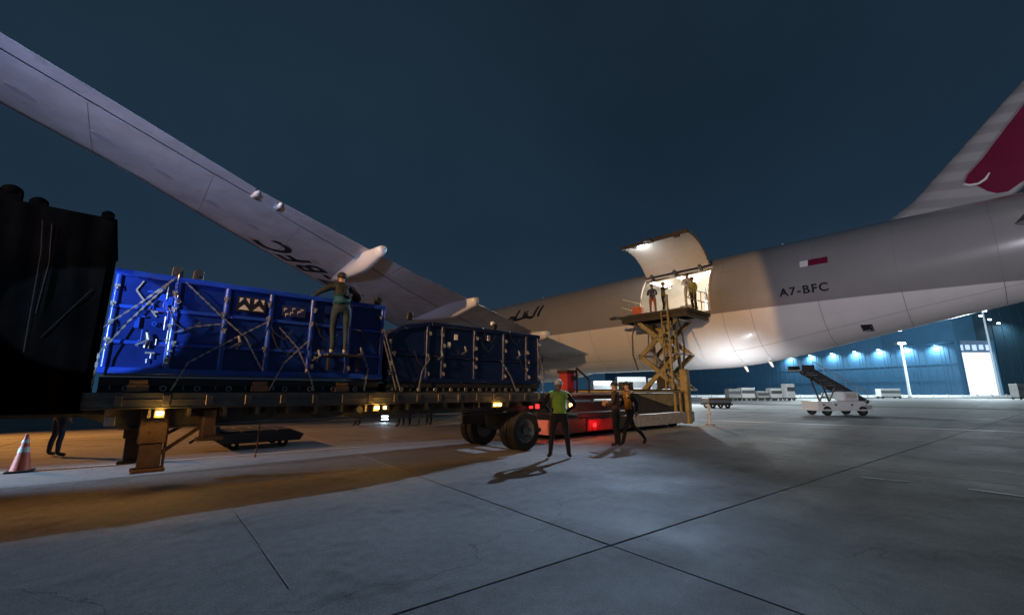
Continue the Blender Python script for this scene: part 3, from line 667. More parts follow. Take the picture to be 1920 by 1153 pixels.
# ------------------------------------------------------------------ crates on the trailer
def crate(name, label, group, x0, x1, z0, z1, y0, y1, posts, rails, m, slope=0, lugs=(), mpan=None):
    o = ((x0 + x1) / 2, (y0 + y1) / 2, z0); t = thing(name, label, 'crate', o, 0, group)
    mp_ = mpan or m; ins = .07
    b = MB(o)
    def outline(q): return [(x0 + q, z0 + q), (x1 - q, z0 + q), (x1 - q, z1 - q)] + ([(x0 + slope * 3.2 + q, z1 - q), (x0 + slope + q, z1 - .13 - q), (x0 + q, z1 - .36 - q)] if slope else [(x0 + q, z1 - q)])
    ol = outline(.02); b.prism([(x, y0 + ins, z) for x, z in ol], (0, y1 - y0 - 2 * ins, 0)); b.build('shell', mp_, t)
    # each framed panel of the near wall is a plate of its own
    px_ = [x0] + list(posts) + [x1]; pz_ = [z0] + list(rails) + [z1]
    for i in range(len(px_) - 1):
        for j in range(len(pz_) - 1):
            if slope and i == 0 and j == len(pz_) - 2: continue
            d = random.uniform(.008, .022)
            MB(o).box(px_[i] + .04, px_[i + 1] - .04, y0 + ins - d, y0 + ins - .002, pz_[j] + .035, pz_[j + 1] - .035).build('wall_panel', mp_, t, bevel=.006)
    for x in [x0 + .035] + list(posts) + [x1 - .035]:
        zt = z1 - (.36 if slope and x < x0 + .1 else 0)
        wd = .085 if x in posts else .075
        b = MB(o); b.tube([(x, y0 + .035, z0 + .02), (x, y0 + .035, zt - .05)], wd * .56, 14); b.build('post', m, t, smooth=True)
    for z in list(rails):
        b = MB(o); b.box(x0 + .03, x1 - .03, y0 + .016, y0 + .052, z - .030, z + .030); b.build('cross_rail', m, t, bevel=.01)
    b = MB(o); b.box(x0 - .015, x1 + .015, y0 - .012, y0 + .07, z0 - .004, z0 + .095); b.build('bottom_beam', m, t, bevel=.012)
    b = MB(o)
    if slope:
        P = [(x0, z1 - .36), (x0 + slope, z1 - .13), (x0 + slope * 3.2, z1), (x1 + .015, z1)]
        for (xa, za), (xb, zb) in zip(P, P[1:]): b.bar((xa, y0 + .04, za - .03), (xb, y0 + .04, zb - .03), .09, .09)
    else: b.box(x0 - .015, x1 + .015, y0 - .010, y0 + .07, z1 - .085, z1 + .004)
    b.build('top_beam', m, t, bevel=.012)
    b = MB(o)
    for y in (y1 - .07,): b.box(x0, x1, y, y1, z1 - .085, z1 + .004) if not slope else b.box(x0 + .9, x1, y, y1, z1 - .085, z1 + .004)
    b.build('rear_top_beam', m, t)
    for lx in lugs:
        b = MB(o); b.box(lx - .07, lx + .07, y0 + .02, y0 + .08, z1 + .004, z1 + .10); b.cyl((lx, y0 + .0, z1 + .11), (lx, y0 + .10, z1 + .11), .07, n=14); b.build('lifting_lug', M_BLACK, t, bevel=.008)
    return t, o
GA = 'machine crates on the flatbed'
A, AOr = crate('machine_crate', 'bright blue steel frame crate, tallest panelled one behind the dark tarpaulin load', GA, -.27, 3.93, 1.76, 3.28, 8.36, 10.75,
               (.47, 1.14, 1.80, 2.50, 3.20), (2.22, 2.74), M_BLUE, 0, (.43, .70, 3.30, 3.78), mat('shaded_panel_blue', (.005, .018, .15), .24, var=.4, scale=1.6, bump=.3, coat=.5))  # panels darker than the posts: their shade is put into the colour
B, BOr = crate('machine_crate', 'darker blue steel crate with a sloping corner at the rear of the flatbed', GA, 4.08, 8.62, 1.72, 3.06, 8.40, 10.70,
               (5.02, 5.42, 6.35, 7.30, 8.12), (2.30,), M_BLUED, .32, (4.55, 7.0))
# lamp stub and fittings on the crates
MB(BOr).box(6.96, 7.05, 8.5, 8.58, 3.21, 3.30).build('white_cap', M_WMARK, B, bevel=.01)
for x, z in ((5.75, 2.72), (6.75, 2.78), (5.55, 2.52)): MB(BOr).box(x, x + .09, 8.425, 8.445, z, z + .13).build('latch_plate', M_WMARK, B)
# warning placards on the near wall of the bright crate
pl = MB(AOr).box(1.27, 1.70, 8.335, 8.362, 2.84, 3.10).build('placard', M_REGB, A)
b = MB(AOr)
for x0 in (1.29, 1.51):
    b.prism([(x0, 8.330, 2.87), (x0 + .17, 8.330, 2.87), (x0 + .085, 8.330, 2.96)], (0, .004, 0))
    b.prism([(x0 + .01, 8.330, 3.07), (x0 + .07, 8.330, 3.07), (x0 + .01, 8.330, 2.98)], (0, .004, 0)); b.prism([(x0 + .16, 8.330, 3.07), (x0 + .10, 8.330, 3.07), (x0 + .16, 8.330, 2.98)], (0, .004, 0))
b.build('placard_mark', mat('placard_print', (.55, .50, .46), .5), pl)
st = MB(AOr).box(1.97, 2.36, 8.335, 8.362, 2.84, 3.03).build('placard', mat('dark_placard', (.012, .02, .10), .5), A)
b = MB(AOr)
for x0, z0 in ((1.99, 2.96), (2.10, 2.90), (2.13, 2.98), (2.22, 2.93), (2.27, 2.97), (2.02, 2.87)): b.box(x0, x0 + .05, 8.331, 8.334, z0, z0 + .022); b.box(x0, x0 + .012, 8.331, 8.334, z0 - .04, z0)
b.build('placard_mark', MATS['placard_print'], st)
# fastening lugs, shackles and bolts scattered over the frames
for T2, o2, m2, xs, zs2, yy in ((A, AOr, M_BLUE, (-.2, .47, 1.14, 1.80, 2.50, 3.20, 3.87), (1.95, 2.22, 2.48, 2.74, 3.0), 8.36), (B, BOr, M_BLUED, (4.15, 5.02, 5.42, 6.35, 7.30, 8.12, 8.55), (1.9, 2.1, 2.30, 2.55, 2.8), 8.40)):
    for x in xs:
        for z in zs2:
            if random.random() < .62:
                b = MB(o2); q = random.uniform(-.05, .05); b.box(x + q - .03, x + q + .03, yy - .03, yy + .01, z, z + .05); b.ring((x + q, yy - .035, z - .01), (1, .3, 0), .032, .018, .016, 10)
                b.build('shackle', M_CHAIN, T2)
    for k in range(5):
        x = xs[0] + .5 + random.random() * (xs[-1] - xs[0] - .8); z = random.choice(zs2); 
        MB(o2).tube([(x, yy - .012, z + .3), (x + .10, yy - .02, z + .06), (x + .28, yy - .02, z - .06), (x + .42, yy - .012, z + .12)], .010, 6).build('slack_cable', M_BLACK, T2, smooth=True)
# inner corner machinery seen through the lit bay of the bright crate
for k in range(9):
    x = .02 + .05 * k; z = 2.3 + random.random() * .75
    MB(AOr).box(x, x + random.uniform(.03, .09), 8.345, 8.43, z, z + random.uniform(.05, .2)).build('pipe_bracket', M_BLUE, A, bevel=.006)
b = MB(AOr); b.bar((.05, 8.39, 3.15), (-.02, 8.39, 3.0), .02, .02); b.bar((-.02, 8.39, 3.0), (.26, 8.39, 2.62), .022, .022); b.build('diagonal_strut', M_CHAIN, A)
for k in range(26):
    x = .08 + random.random() * .42; z = 1.9 + random.random() * 1.25; q = random.random()
    b = MB(AOr)
    if q < .4: b.tube([(x, 8.35, z), (x, 8.35, z + random.uniform(.06, .22))], .011, 6)
    elif q < .7: b.box(x, x + random.uniform(.04, .12), 8.335, 8.37, z, z + .025)
    else: b.ring((x, 8.345, z), (0, 1, 0), .034, .02, .02, 12)
    b.build('bay_fitting', M_CHAIN if k % 3 else M_BLUE, A)


# cargo at the front of the trailer, wrapped in dark sheet
o = (-2.4, 9.5, 1.22); T_ = thing('tarped_crate', 'tall black tarpaulin covered load in silhouette at the left edge', 'crate', o, 0, GA)
b = MB(o); rows = []
nx_ = 66
for j in range(13):
    z = 1.22 + (3.95 - 1.22) * j / 12; row = []
    for i in range(nx_ + 1):
        x = -4.6 + (4.6 - .38) * i / nx_
        fold = .035 * math.sin(x * 9 + .6 * z) * (1 - .92 * j / 12) + .02 * math.sin(x * 23 + z * 1.5) + (.05 * math.exp(-((x + 1.05 - .05 * z) / .06) ** 2))
        row.append((x, 8.245 - fold * (1 if i < nx_ else .2), z))
    row += [(-.38, 8.7, z), (-.37 + .02 * math.sin(z * 5), 9.5, z), (-.38, 10.8, z), (-4.6, 10.8, z)]
    rows.append(row)
b.grid(rows, closed=True, caps=True); b.build('tarpaulin', M_TARP, T_, smooth=True)
b = MB(o); b.box(-4.6, -.36, 8.27, 8.36, 3.93, 3.985); b.box(-.46, -.36, 8.27, 10.8, 3.93, 3.985); b.build('top_batten', M_TARP, T_)
for x, zt, r_ in ((-1.42, 4.12, .10), (-1.16, 4.04, .085), (-.47, 4.06, .068)):
    b = MB(o); b.box(x - r_, x + r_, 8.3, 8.46, 3.97, zt); b.ball((x, 8.38, zt), (r_ * 1.1, r_ * 1.1, r_ * .9), 12); b.build('corner_knob', M_TARP, T_, smooth=True)
for pts in ([(-1.07, 3.75), (-1.02, 3.3), (-1.0, 2.6), (-.98, 2.0)], [(-.98, 3.72), (-.93, 3.2), (-.95, 2.5)]):
    MB(o).tube([(x, 8.185, z) for x, z in pts], .006, 6).build('lashing_rope', mat('dark_rope', (.012, .011, .010), .9, spec=.1), T_)
MB(o).bar((-.48, 8.2, 2.9), (-.86, 8.2, 2.2), .02, .006).build('lashing_strap', MATS['dark_rope'], T_)

# skids and dunnage blocks under the crates
sk = 0
for x0, x1, lab in ((-.25, 3.9, 'under the bright blue crate'), (4.1, 8.6, 'under the darker blue crate')):
    for y, nm in ((8.42, 'near'), (10.4, 'far')):
        o_ = ((x0 + x1) / 2, y + .1, 1.49); t = thing('skid_beam', '%s steel skid beam %s' % (nm, lab), 'skid', o_, 0, 'skids under the crates')
        b = MB(o_); b.box(x0, x1, y, y + .2, 1.60, 1.64); b.box(x0, x1, y + .08, y + .12, 1.535, 1.60); b.box(x0, x1, y, y + .2, 1.495, 1.535); b.box(x0, x1, y, y + .2, 1.64, 1.715)
        b.build('flange', M_BLACK, t)
        n_ = int((x1 - x0) / .42)
        for k in range(n_):
            x = x0 + .12 + k * .42
            MB(o_).box(x, x + .012, y, y + .2, 1.535, 1.60).build('stiffener', M_GALV, t)
            b = MB(o_); b.ring((x + .18, y - .03, 1.555), (0, 1, 0), .045, .028, .02, 12); b.build('lashing_ring', M_CHAIN, t)
for x, lab in ((.05, 'left end of the bright blue crate'), (1.62, 'middle of the bright blue crate'), (3.02, 'right half of the bright blue crate')):
    MBo = MB((x, 8.36, 1.50)); MBo.box(x, x + .26, 8.34, 8.40, 1.505, 1.61); MBo.box(x + .02, x + .24, 8.345, 8.40, 1.613, 1.68)
    tag(MBo.build('timber_block', M_WOOD, None, bevel=.01), 'brown timber block under the %s' % lab, 'timber', 'timber blocks under the crates').location = (x, 8.36, 1.50)

# tie-down chains and straps
def chain(pts, label, r=.013, links=True):
    P = []
    for (x0, y0, z0), (x1, y1, z1) in zip(pts, pts[1:]):
        n_ = max(2, int(Vector((x1 - x0, y1 - y0, z1 - z0)).length / .055))
        for k in range(n_): P.append(Vector((x0 + (x1 - x0) * k / n_, y0 + (y1 - y0) * k / n_, z0 + (z1 - z0) * k / n_)))
    P.append(Vector(pts[-1])); o = P[-1].copy(); b = MB(o)
    for i, (p, q) in enumerate(zip(P, P[1:])):
        d = q - p; mid = (p + q) / 2; s = .028 if i % 2 else .010
        b.bar(p - d * .1, q + d * .1, s, .010 if i % 2 else .028, up=(0, 1, 0))
    x = b.build('tie_down_chain', M_CHAIN); x.location = o
    return tag(x, label, 'chain', 'tie-down chains over the crates')
yc = 8.32
chain([(.42, yc, 3.26), (.05, yc, 2.80), (-.29, 8.22, 2.40)], 'upper bright chain slanting across the lit left bay of the blue crate')
chain([(.36, yc, 3.18), (-.05, 8.30, 2.50), (-.29, 8.2, 2.02), (-.30, 8.24, 1.55)], 'lower bright chain slanting across the lit left bay of the blue crate')
chain([(.55, yc, 3.20), (1.05, yc, 2.74), (1.45, yc, 2.40), (1.72, 8.28, 1.9)], 'chain slanting down to the right from the lugs of the bright crate')
chain([(1.78, yc, 2.72), (1.30, yc, 2.38), (.72, yc, 1.95), (.56, 8.27, 1.53)], 'chain slanting down to the left from below the placard')
chain([(.50, yc, 2.40), (.75, yc, 2.52), (1.12, yc, 2.6)], 'short slack chain beside the lit bay')
chain([(1.95, yc, 2.62), (2.28, yc, 2.28), (2.55, 8.28, 1.72), (2.6, 8.27, 1.53)], 'chain below the small dark placard')
chain([(2.46, yc, 2.44), (2.08, yc, 2.0), (1.88, 8.28, 1.53)], 'chain slanting left just before the climber')
chain([(3.90, yc, 2.80), (4.05, 8.28, 2.3), (4.30, 8.25, 1.55)], 'outer chain in the gap between the two blue crates')
chain([(3.92, yc, 2.55), (4.06, 8.3, 2.1), (4.22, 8.27, 1.55)], 'inner chain in the gap between the two blue crates')
chain([(3.45, yc, 2.3), (3.62, yc, 1.95), (3.55, 8.28, 1.53)], 'short chain at the right foot of the bright crate')
chain([(5.05, 8.36, 2.25), (4.85, 8.33, 1.95), (4.75, 8.28, 1.53)], 'chain at the left foot of the darker crate')
chain([(7.15, 8.36, 2.3), (7.45, 8.33, 1.9), (7.6, 8.28, 1.53)], 'chain at the right foot of the darker crate')
chain([(8.5, 8.36, 2.6), (8.66, 8.33, 2.1), (8.6, 8.28, 1.53)], 'chain down the rear corner of the darker crate')
for k, (x, z, lab) in enumerate(((.16, 2.15, 'inside the lit left bay'), (1.33, 2.2, 'below the twin triangle placard'), (2.62, 2.05, 'left of the climber'), (3.42, 2.15, 'right of the climber'), (5.3, 2.2, 'at the left of the darker crate'), (5.95, 2.35, 'in the middle of the darker crate'), (7.7, 2.35, 'at the right of the darker crate'))):
    o_ = (x, 8.3, z); b = MB(o_); b.tube([(x, 8.31, z), (x + .05, 8.29, z + .11), (x + .02, 8.31, z + .22)], [.022, .03, .02], 8); b.bar((x + .03, 8.28, z + .10), (x - .09, 8.27, z + .02), .025, .025)
    q = b.build('ratchet_binder', M_CHAIN, None, smooth=True); q.location = o_; tag(q, 'steel ratchet chain binder %s' % lab, 'chain binder', 'chain binders on the crates')

# ------------------------------------------------------------------ main deck cargo loader
LO = (16, 11.2, 0)
ld = thing('cargo_loader', 'ochre scissor lift cargo loader raised to the open door', 'loader', LO)
MB(LO).box(10.2, 14.9, 9.52, 9.62, .16, .62).build('front_skirt', M_LDARK, ld, bevel=.012)
b = MB(LO); b.box(14.92, 20.0, 9.52, 9.62, .16, .62); b.box(10.2, 20.0, 12.85, 12.95, .16, .62); b.box(19.9, 20.0, 9.62, 12.85, .16, .62); b.box(10.2, 10.3, 9.62, 12.85, .16, .62)
b.build('base_skirt', M_LGREY, ld, bevel=.012)
MB(LO).box(10.35, 19.85, 9.66, 12.82, .30, .60).build('base_frame', M_LDARK, ld)
b = MB(LO); b.prism([(15.1, 9.6, .63), (19.2, 9.6, .63), (19.2, 9.6, 1.46), (15.1, 9.6, 1.46)], (0, .12, 0)); b.build('side_panel', M_LDARK, ld, bevel=.02)
b = MB(LO); b.prism([(15.3, 9.56, 1.42), (18.9, 9.56, 1.42), (18.9, 9.56, .95), (17.9, 9.56, .90)], (0, .035, 0)); b.build('side_panel_flash', M_YEL, ld)
b = MB(LO); b.box(15.0, 19.3, 9.55, 12.9, 1.47, 1.56); b.build('body_deck', M_YEL, ld, bevel=.01)
b = MB(LO); b.box(19.3, 19.62, 9.42, 9.75, .1, 2.55); b.build('corner_mast', M_YEL, ld, bevel=.02)
b = MB(LO); b.box(18.75, 18.87, 9.50, 9.6, .64, 1.46); b.box(18.3, 18.4, 9.50, 9.6, .64, 1.46); b.build('side_post', M_YEL, ld)
# bridge platform
b = MB(LO); b.box(19.45, 21.85, 9.15, 12.95, 5.30, 5.45); b.build('bridge_deck', M_LDARK, ld, bevel=.01)
b = MB(LO); b.box(19.5, 21.8, 9.25, 9.4, 5.08, 5.30); b.box(19.5, 21.8, 12.7, 12.85, 5.08, 5.30); b.box(19.5, 19.65, 9.4, 12.7, 5.08, 5.30); b.box(20.6, 20.75, 9.4, 12.7, 5.08, 5.30); b.build('bridge_frame', M_LDARK, ld)
for k in range(6): MB(LO).cyl((19.55 + .42 * k, 9.5, 5.47), (19.55 + .42 * k, 12.6, 5.47), .035, n=8).build('roller', M_GALV, ld, smooth=True)
def rail(pts, n, name='guard_rail'):
    b = MB(LO); (x0, y0), (x1, y1) = pts
    for h_ in (.5, 1.0): b.cyl((x0, y0, 5.45 + h_), (x1, y1, 5.45 + h_), .022, n=6)
    for k in range(n + 1): t = k / n; b.cyl((x0 + (x1 - x0) * t, y0 + (y1 - y0) * t, 5.44), (x0 + (x1 - x0) * t, y0 + (y1 - y0) * t, 6.45), .022, n=6)
    b.build(name, M_YEL, ld)
rail(((19.5, 9.2), (21.8, 9.2)), 3); rail(((19.5, 12.9), (21.8, 12.9)), 3)
b = MB(LO); b.box(19.1, 19.45, 12.95, 13.25, 5.33, 5.45); b.box(19.3, 19.6, 13.0, 13.5, 5.36, 5.44); b.build('bridge_wing_plate', M_LDARK, ld)
# two-stage scissor on each side
zs = (1.6, 3.35, 5.08)
YA, YB = 10.02, 12.05
for x in (19.8, 21.2):
    for z0, z1 in zip(zs, zs[1:]):
        MB(LO).bar((x, YA, z0), (x, YB, z1), .22, .12, up=(1, 0, 0)).build('scissor_arm', M_YEL, ld, bevel=.015)
        MB(LO).bar((x + .15, YB, z0), (x + .15, YA, z1), .22, .12, up=(1, 0, 0)).build('scissor_arm', M_YEL, ld, bevel=.015)
for y in (YA, YB):
    for z in zs: MB(LO).cyl((19.7, y, z), (21.5, y, z), .06, n=10).build('pivot_shaft', M_GALV, ld, smooth=True)
for z0, z1 in zip(zs, zs[1:]): MB(LO).cyl((19.7, 11.035, (z0 + z1) / 2), (21.5, 11.07, (z0 + z1) / 2), .06, n=10).build('pivot_shaft', M_GALV, ld, smooth=True)
MB(LO).cyl((20.0, 11.9, 1.6), (20.0, 10.6, 3.3), .10, n=12).build('hydraulic_ram', M_LDARK, ld, smooth=True)
MB(LO).cyl((20.0, 10.3, 3.4), (20.0, 11.6, 4.9), .09, n=12).build('hydraulic_ram', M_LDARK, ld, smooth=True)
b = MB(LO); b.cyl((20.4, 10.2, 1.6), (20.4, 11.3, 3.0), .11, n=12); b.cyl((20.4, 11.3, 3.0), (20.4, 11.8, 3.7), .06, n=10); b.build('hydraulic_ram', M_GALV, ld, smooth=True)
b = MB(LO); b.bar((19.3, 10.1, 1.6), (19.3, 10.1, 6.2), .08, .10); b.bar((19.3, 10.45, 1.6), (19.3, 10.45, 5.4), .05, .06)
for k in range(13): b.bar((19.3, 10.1, 1.8 + .28 * k), (19.3, 10.45, 1.8 + .28 * k), .03, .03)
b.build('ladder', M_YEL, ld)
MB(LO).tube([(19.7, 9.85, 5.1), (19.6, 9.62, 4.4), (19.6, 9.55, 3.6), (19.6, 9.62, 3.0), (19.7, 9.8, 2.3)], .045, 8).build('hydraulic_hose', M_LDARK, ld, smooth=True)
MB(LO).tube([(19.7, 12.15, 5.1), (19.6, 12.32, 4.4), (19.6, 12.34, 3.4), (19.7, 12.15, 2.6)], .04, 8).build('hydraulic_hose', M_LDARK, ld, smooth=True)
MB(LO).box(20.0, 20.5, 10.9, 11.3, 1.66, 2.3).build('valve_block', M_LDARK, ld, bevel=.04)
for y in (10.4, 11.0, 11.7): MB(LO).bar((20.9, y, 1.6), (20.6, y + .1, 5.1), .12, .16).build('guide_post', M_YEL, ld, bevel=.01)
b = MB(LO); b.box(15.2, 19.2, 9.7, 12.7, 1.56, 1.62); b.box(18.5, 18.95, 12.0, 12.6, 1.62, 2.0); b.build('pump_housing', M_LDARK, ld, bevel=.03)
# lowered main platform with its red-lit end
b = MB(LO); b.box(10.6, 15.0, 9.58, 12.9, 1.25, 1.42); b.build('main_platform', M_LDARK, ld, bevel=.01)
MB(LO).box(10.6, 15.0, 9.50, 9.575, 1.40, 1.47).build('platform_edge_rail', M_LGREY, ld, bevel=.01)
for k in range(11): MB(LO).cyl((10.8 + .4 * k, 9.7, 1.45), (10.8 + .4 * k, 12.8, 1.45), .04, n=8).build('platform_roller', M_GALV, ld, smooth=True)
b = MB(LO); b.box(11.1, 15.0, 9.53, 9.60, .85, 1.18); b.box(11.6, 15.0, 9.54, 9.60, .64, .80); b.build('platform_side_beam', M_LDARK, ld, bevel=.02)
b = MB(LO); b.box(11.15, 11.55, 9.6, 10.0, 1.48, 2.15); b.build('control_console', M_REDP, ld, bevel=.03)  # red lamp light on the console is put into its colour
b = MB(LO); b.box(11.12, 11.58, 9.57, 10.03, 2.15, 2.24); b.box(11.35, 11.62, 9.55, 9.6, 1.9, 2.05); b.build('console_hood', M_LDARK, ld)
b = MB(LO); b.bar((11.65, 9.6, 1.48), (11.65, 9.6, 2.35), .05, .05); b.bar((11.65, 9.6, 2.32), (12.3, 9.6, 1.95), .05, .05); b.bar((12.3, 9.6, 1.95), (12.3, 9.6, 1.48), .05, .05); b.build('console_rail', M_LDARK, ld)
MB(LO).box(12.0, 13.45, 9.44, 9.51, .18, .58).build('fuel_tank', M_REDP, ld, bevel=.03)
MB(LO).box(12.25, 12.42, 9.41, 9.438, .33, .45).build('side_marker_lamp', M_RED, ld, bevel=.01)
MB(LO).box(11.12, 11.25, 9.46, 9.525, 1.02, 1.14).build('beacon_lamp', M_ORL, ld, bevel=.02)
point('beacon_glow', (11.05, 9.28, 1.05), 7, (1., .36, .08), .03)
point('side_marker_glow', (12.3, 9.1, .5), 8, (1., .04, .04), .03)
for x in (11.2, 14.4, 18.6):
    for y in (9.9, 12.6): MB(LO).ring((x, y, .3), (0, 1, 0), .30, .12, .28, 22).build('wheel', M_RUB, ld, smooth=True)
# orange crate standing by the crew on the bridge, timber-coloured step
q = MB((20.2, 12.25, 5.5)).box(19.95, 20.4, 11.98, 12.5, 5.51, 5.98).build('orange_box', mat('orange_box_plastic', (.62, .16, .07), .5), None, bevel=.03); q.location = (20.2, 12.25, 5.5)
tag(q, 'orange red box on the raised loader bridge at the door', 'box')
q = MB((21.2, 9.9, 5.5)).box(20.85, 21.6, 9.62, 10.25, 5.51, 5.84).build('step_box', M_LGREY, None, bevel=.02); q.location = (21.2, 9.9, 5.5)
tag(q, 'grey step box under the white shirted man in the doorway', 'step')

# ------------------------------------------------------------------ passenger stair truck
so = thing('stair_truck', 'white airport stair truck with dark steps parked under the tail', 'stair truck', (36.0, 7.2, 0), R(-42)); so.scale = (.88, .88, .88)
b = MB(); b.box(-2.2, 1.35, -.9, .9, .42, 1.05); b.build('chassis_body', M_WHITE, so, bevel=.04)
b = MB(); b.box(-2.25, 1.9, -.95, .95, .34, .46); b.build('bumper_skirt', M_WHITE, so, bevel=.02)
cab = MB().box(-.15, 1.0, -.88, .1, 1.06, 1.75).build('driver_cab', M_WHITE, so, bevel=.06)
MB().box(.05, .8, -.895, -.885, 1.25, 1.62).build('cab_panel', mat('cab_panel_beige', (.55, .48, .44), .5), cab)
b = MB(); b.box(1.35, 1.95, -.8, .8, .48, .74); b.bar((1.5, -.8, .74), (1.5, -.8, 1.15), .06, .06); b.bar((1.5, -.8, 1.12), (1.95, -.8, 1.08), .05, .05); b.build('tow_end_frame', M_LGREY, so)
for x in (-1.5, 1.15):
    for y in (-.82, .82):
        wl = MB().ring((x, y, .34), (0, 1, 0), .34, .18, .24, 24).build('wheel', M_RUB, so, smooth=True)
        MB().ring((x, y, .34), (0, 1, 0), .18, .03, .2, 18).build('rim', M_RIM, wl, smooth=True)
for x in (-1.8, -.9, .3): MB().box(x, x + .16, -.912, -.903, .72, .84).build('reflector_panel', M_STEP, so)
# flight of steps rising to the left
x0, z0, x1, z1 = 1.75, .95, -2.05, 3.30; n_ = 12
for y in (-.78, .78):
    MB().bar((x0, y, z0), (x1, y, z1), .06, .26).build('stair_stringer', M_STEP, so)
    b = MB(); b.bar((x0, y, z0 + .75), (x1, y, z1 + .70), .04, .05)
    for k in range(6): t = k / 5; b.bar((x0 + (x1 - x0) * t, y, z0 + (z1 - z0) * t), (x0 + (x1 - x0) * t, y, z0 + (z1 - z0) * t + .74), .03, .03)
    b.build('handrail', M_LGREY, so)
for k in range(n_):
    t = (k + .5) / n_; x, z = x0 + (x1 - x0) * t, z0 + (z1 - z0) * t
    MB().box(x - .17, x + .17, -.75, .75, z - .02, z + .03).build('step', M_STEP if k % 2 else mat('step_edge_brown', (.20, .15, .12), .6), so)
    MB().box(x - .165, x - .15, -.75, .75, z + .03, z + .16).build('riser', M_STEP, so)
MB().box(-3.0, -1.95, -.85, .85, 3.28, 3.40).build('landing_platform', M_STEP, so, bevel=.01)
for y in (-.82, .82): MB().box(-2.95, -2.0, y - .02, y + .02, 3.4, 3.72).build('landing_side_panel', M_STEP, so)
b = MB()
for y in (-.5, .5): b.bar((-1.0, y, 1.0), (-1.55, y, 2.9), .09, .09); b.bar((-1.0, y, 1.0), (-.35, y, 2.15), .07, .07)
b.build('lift_strut', M_STEP, so)

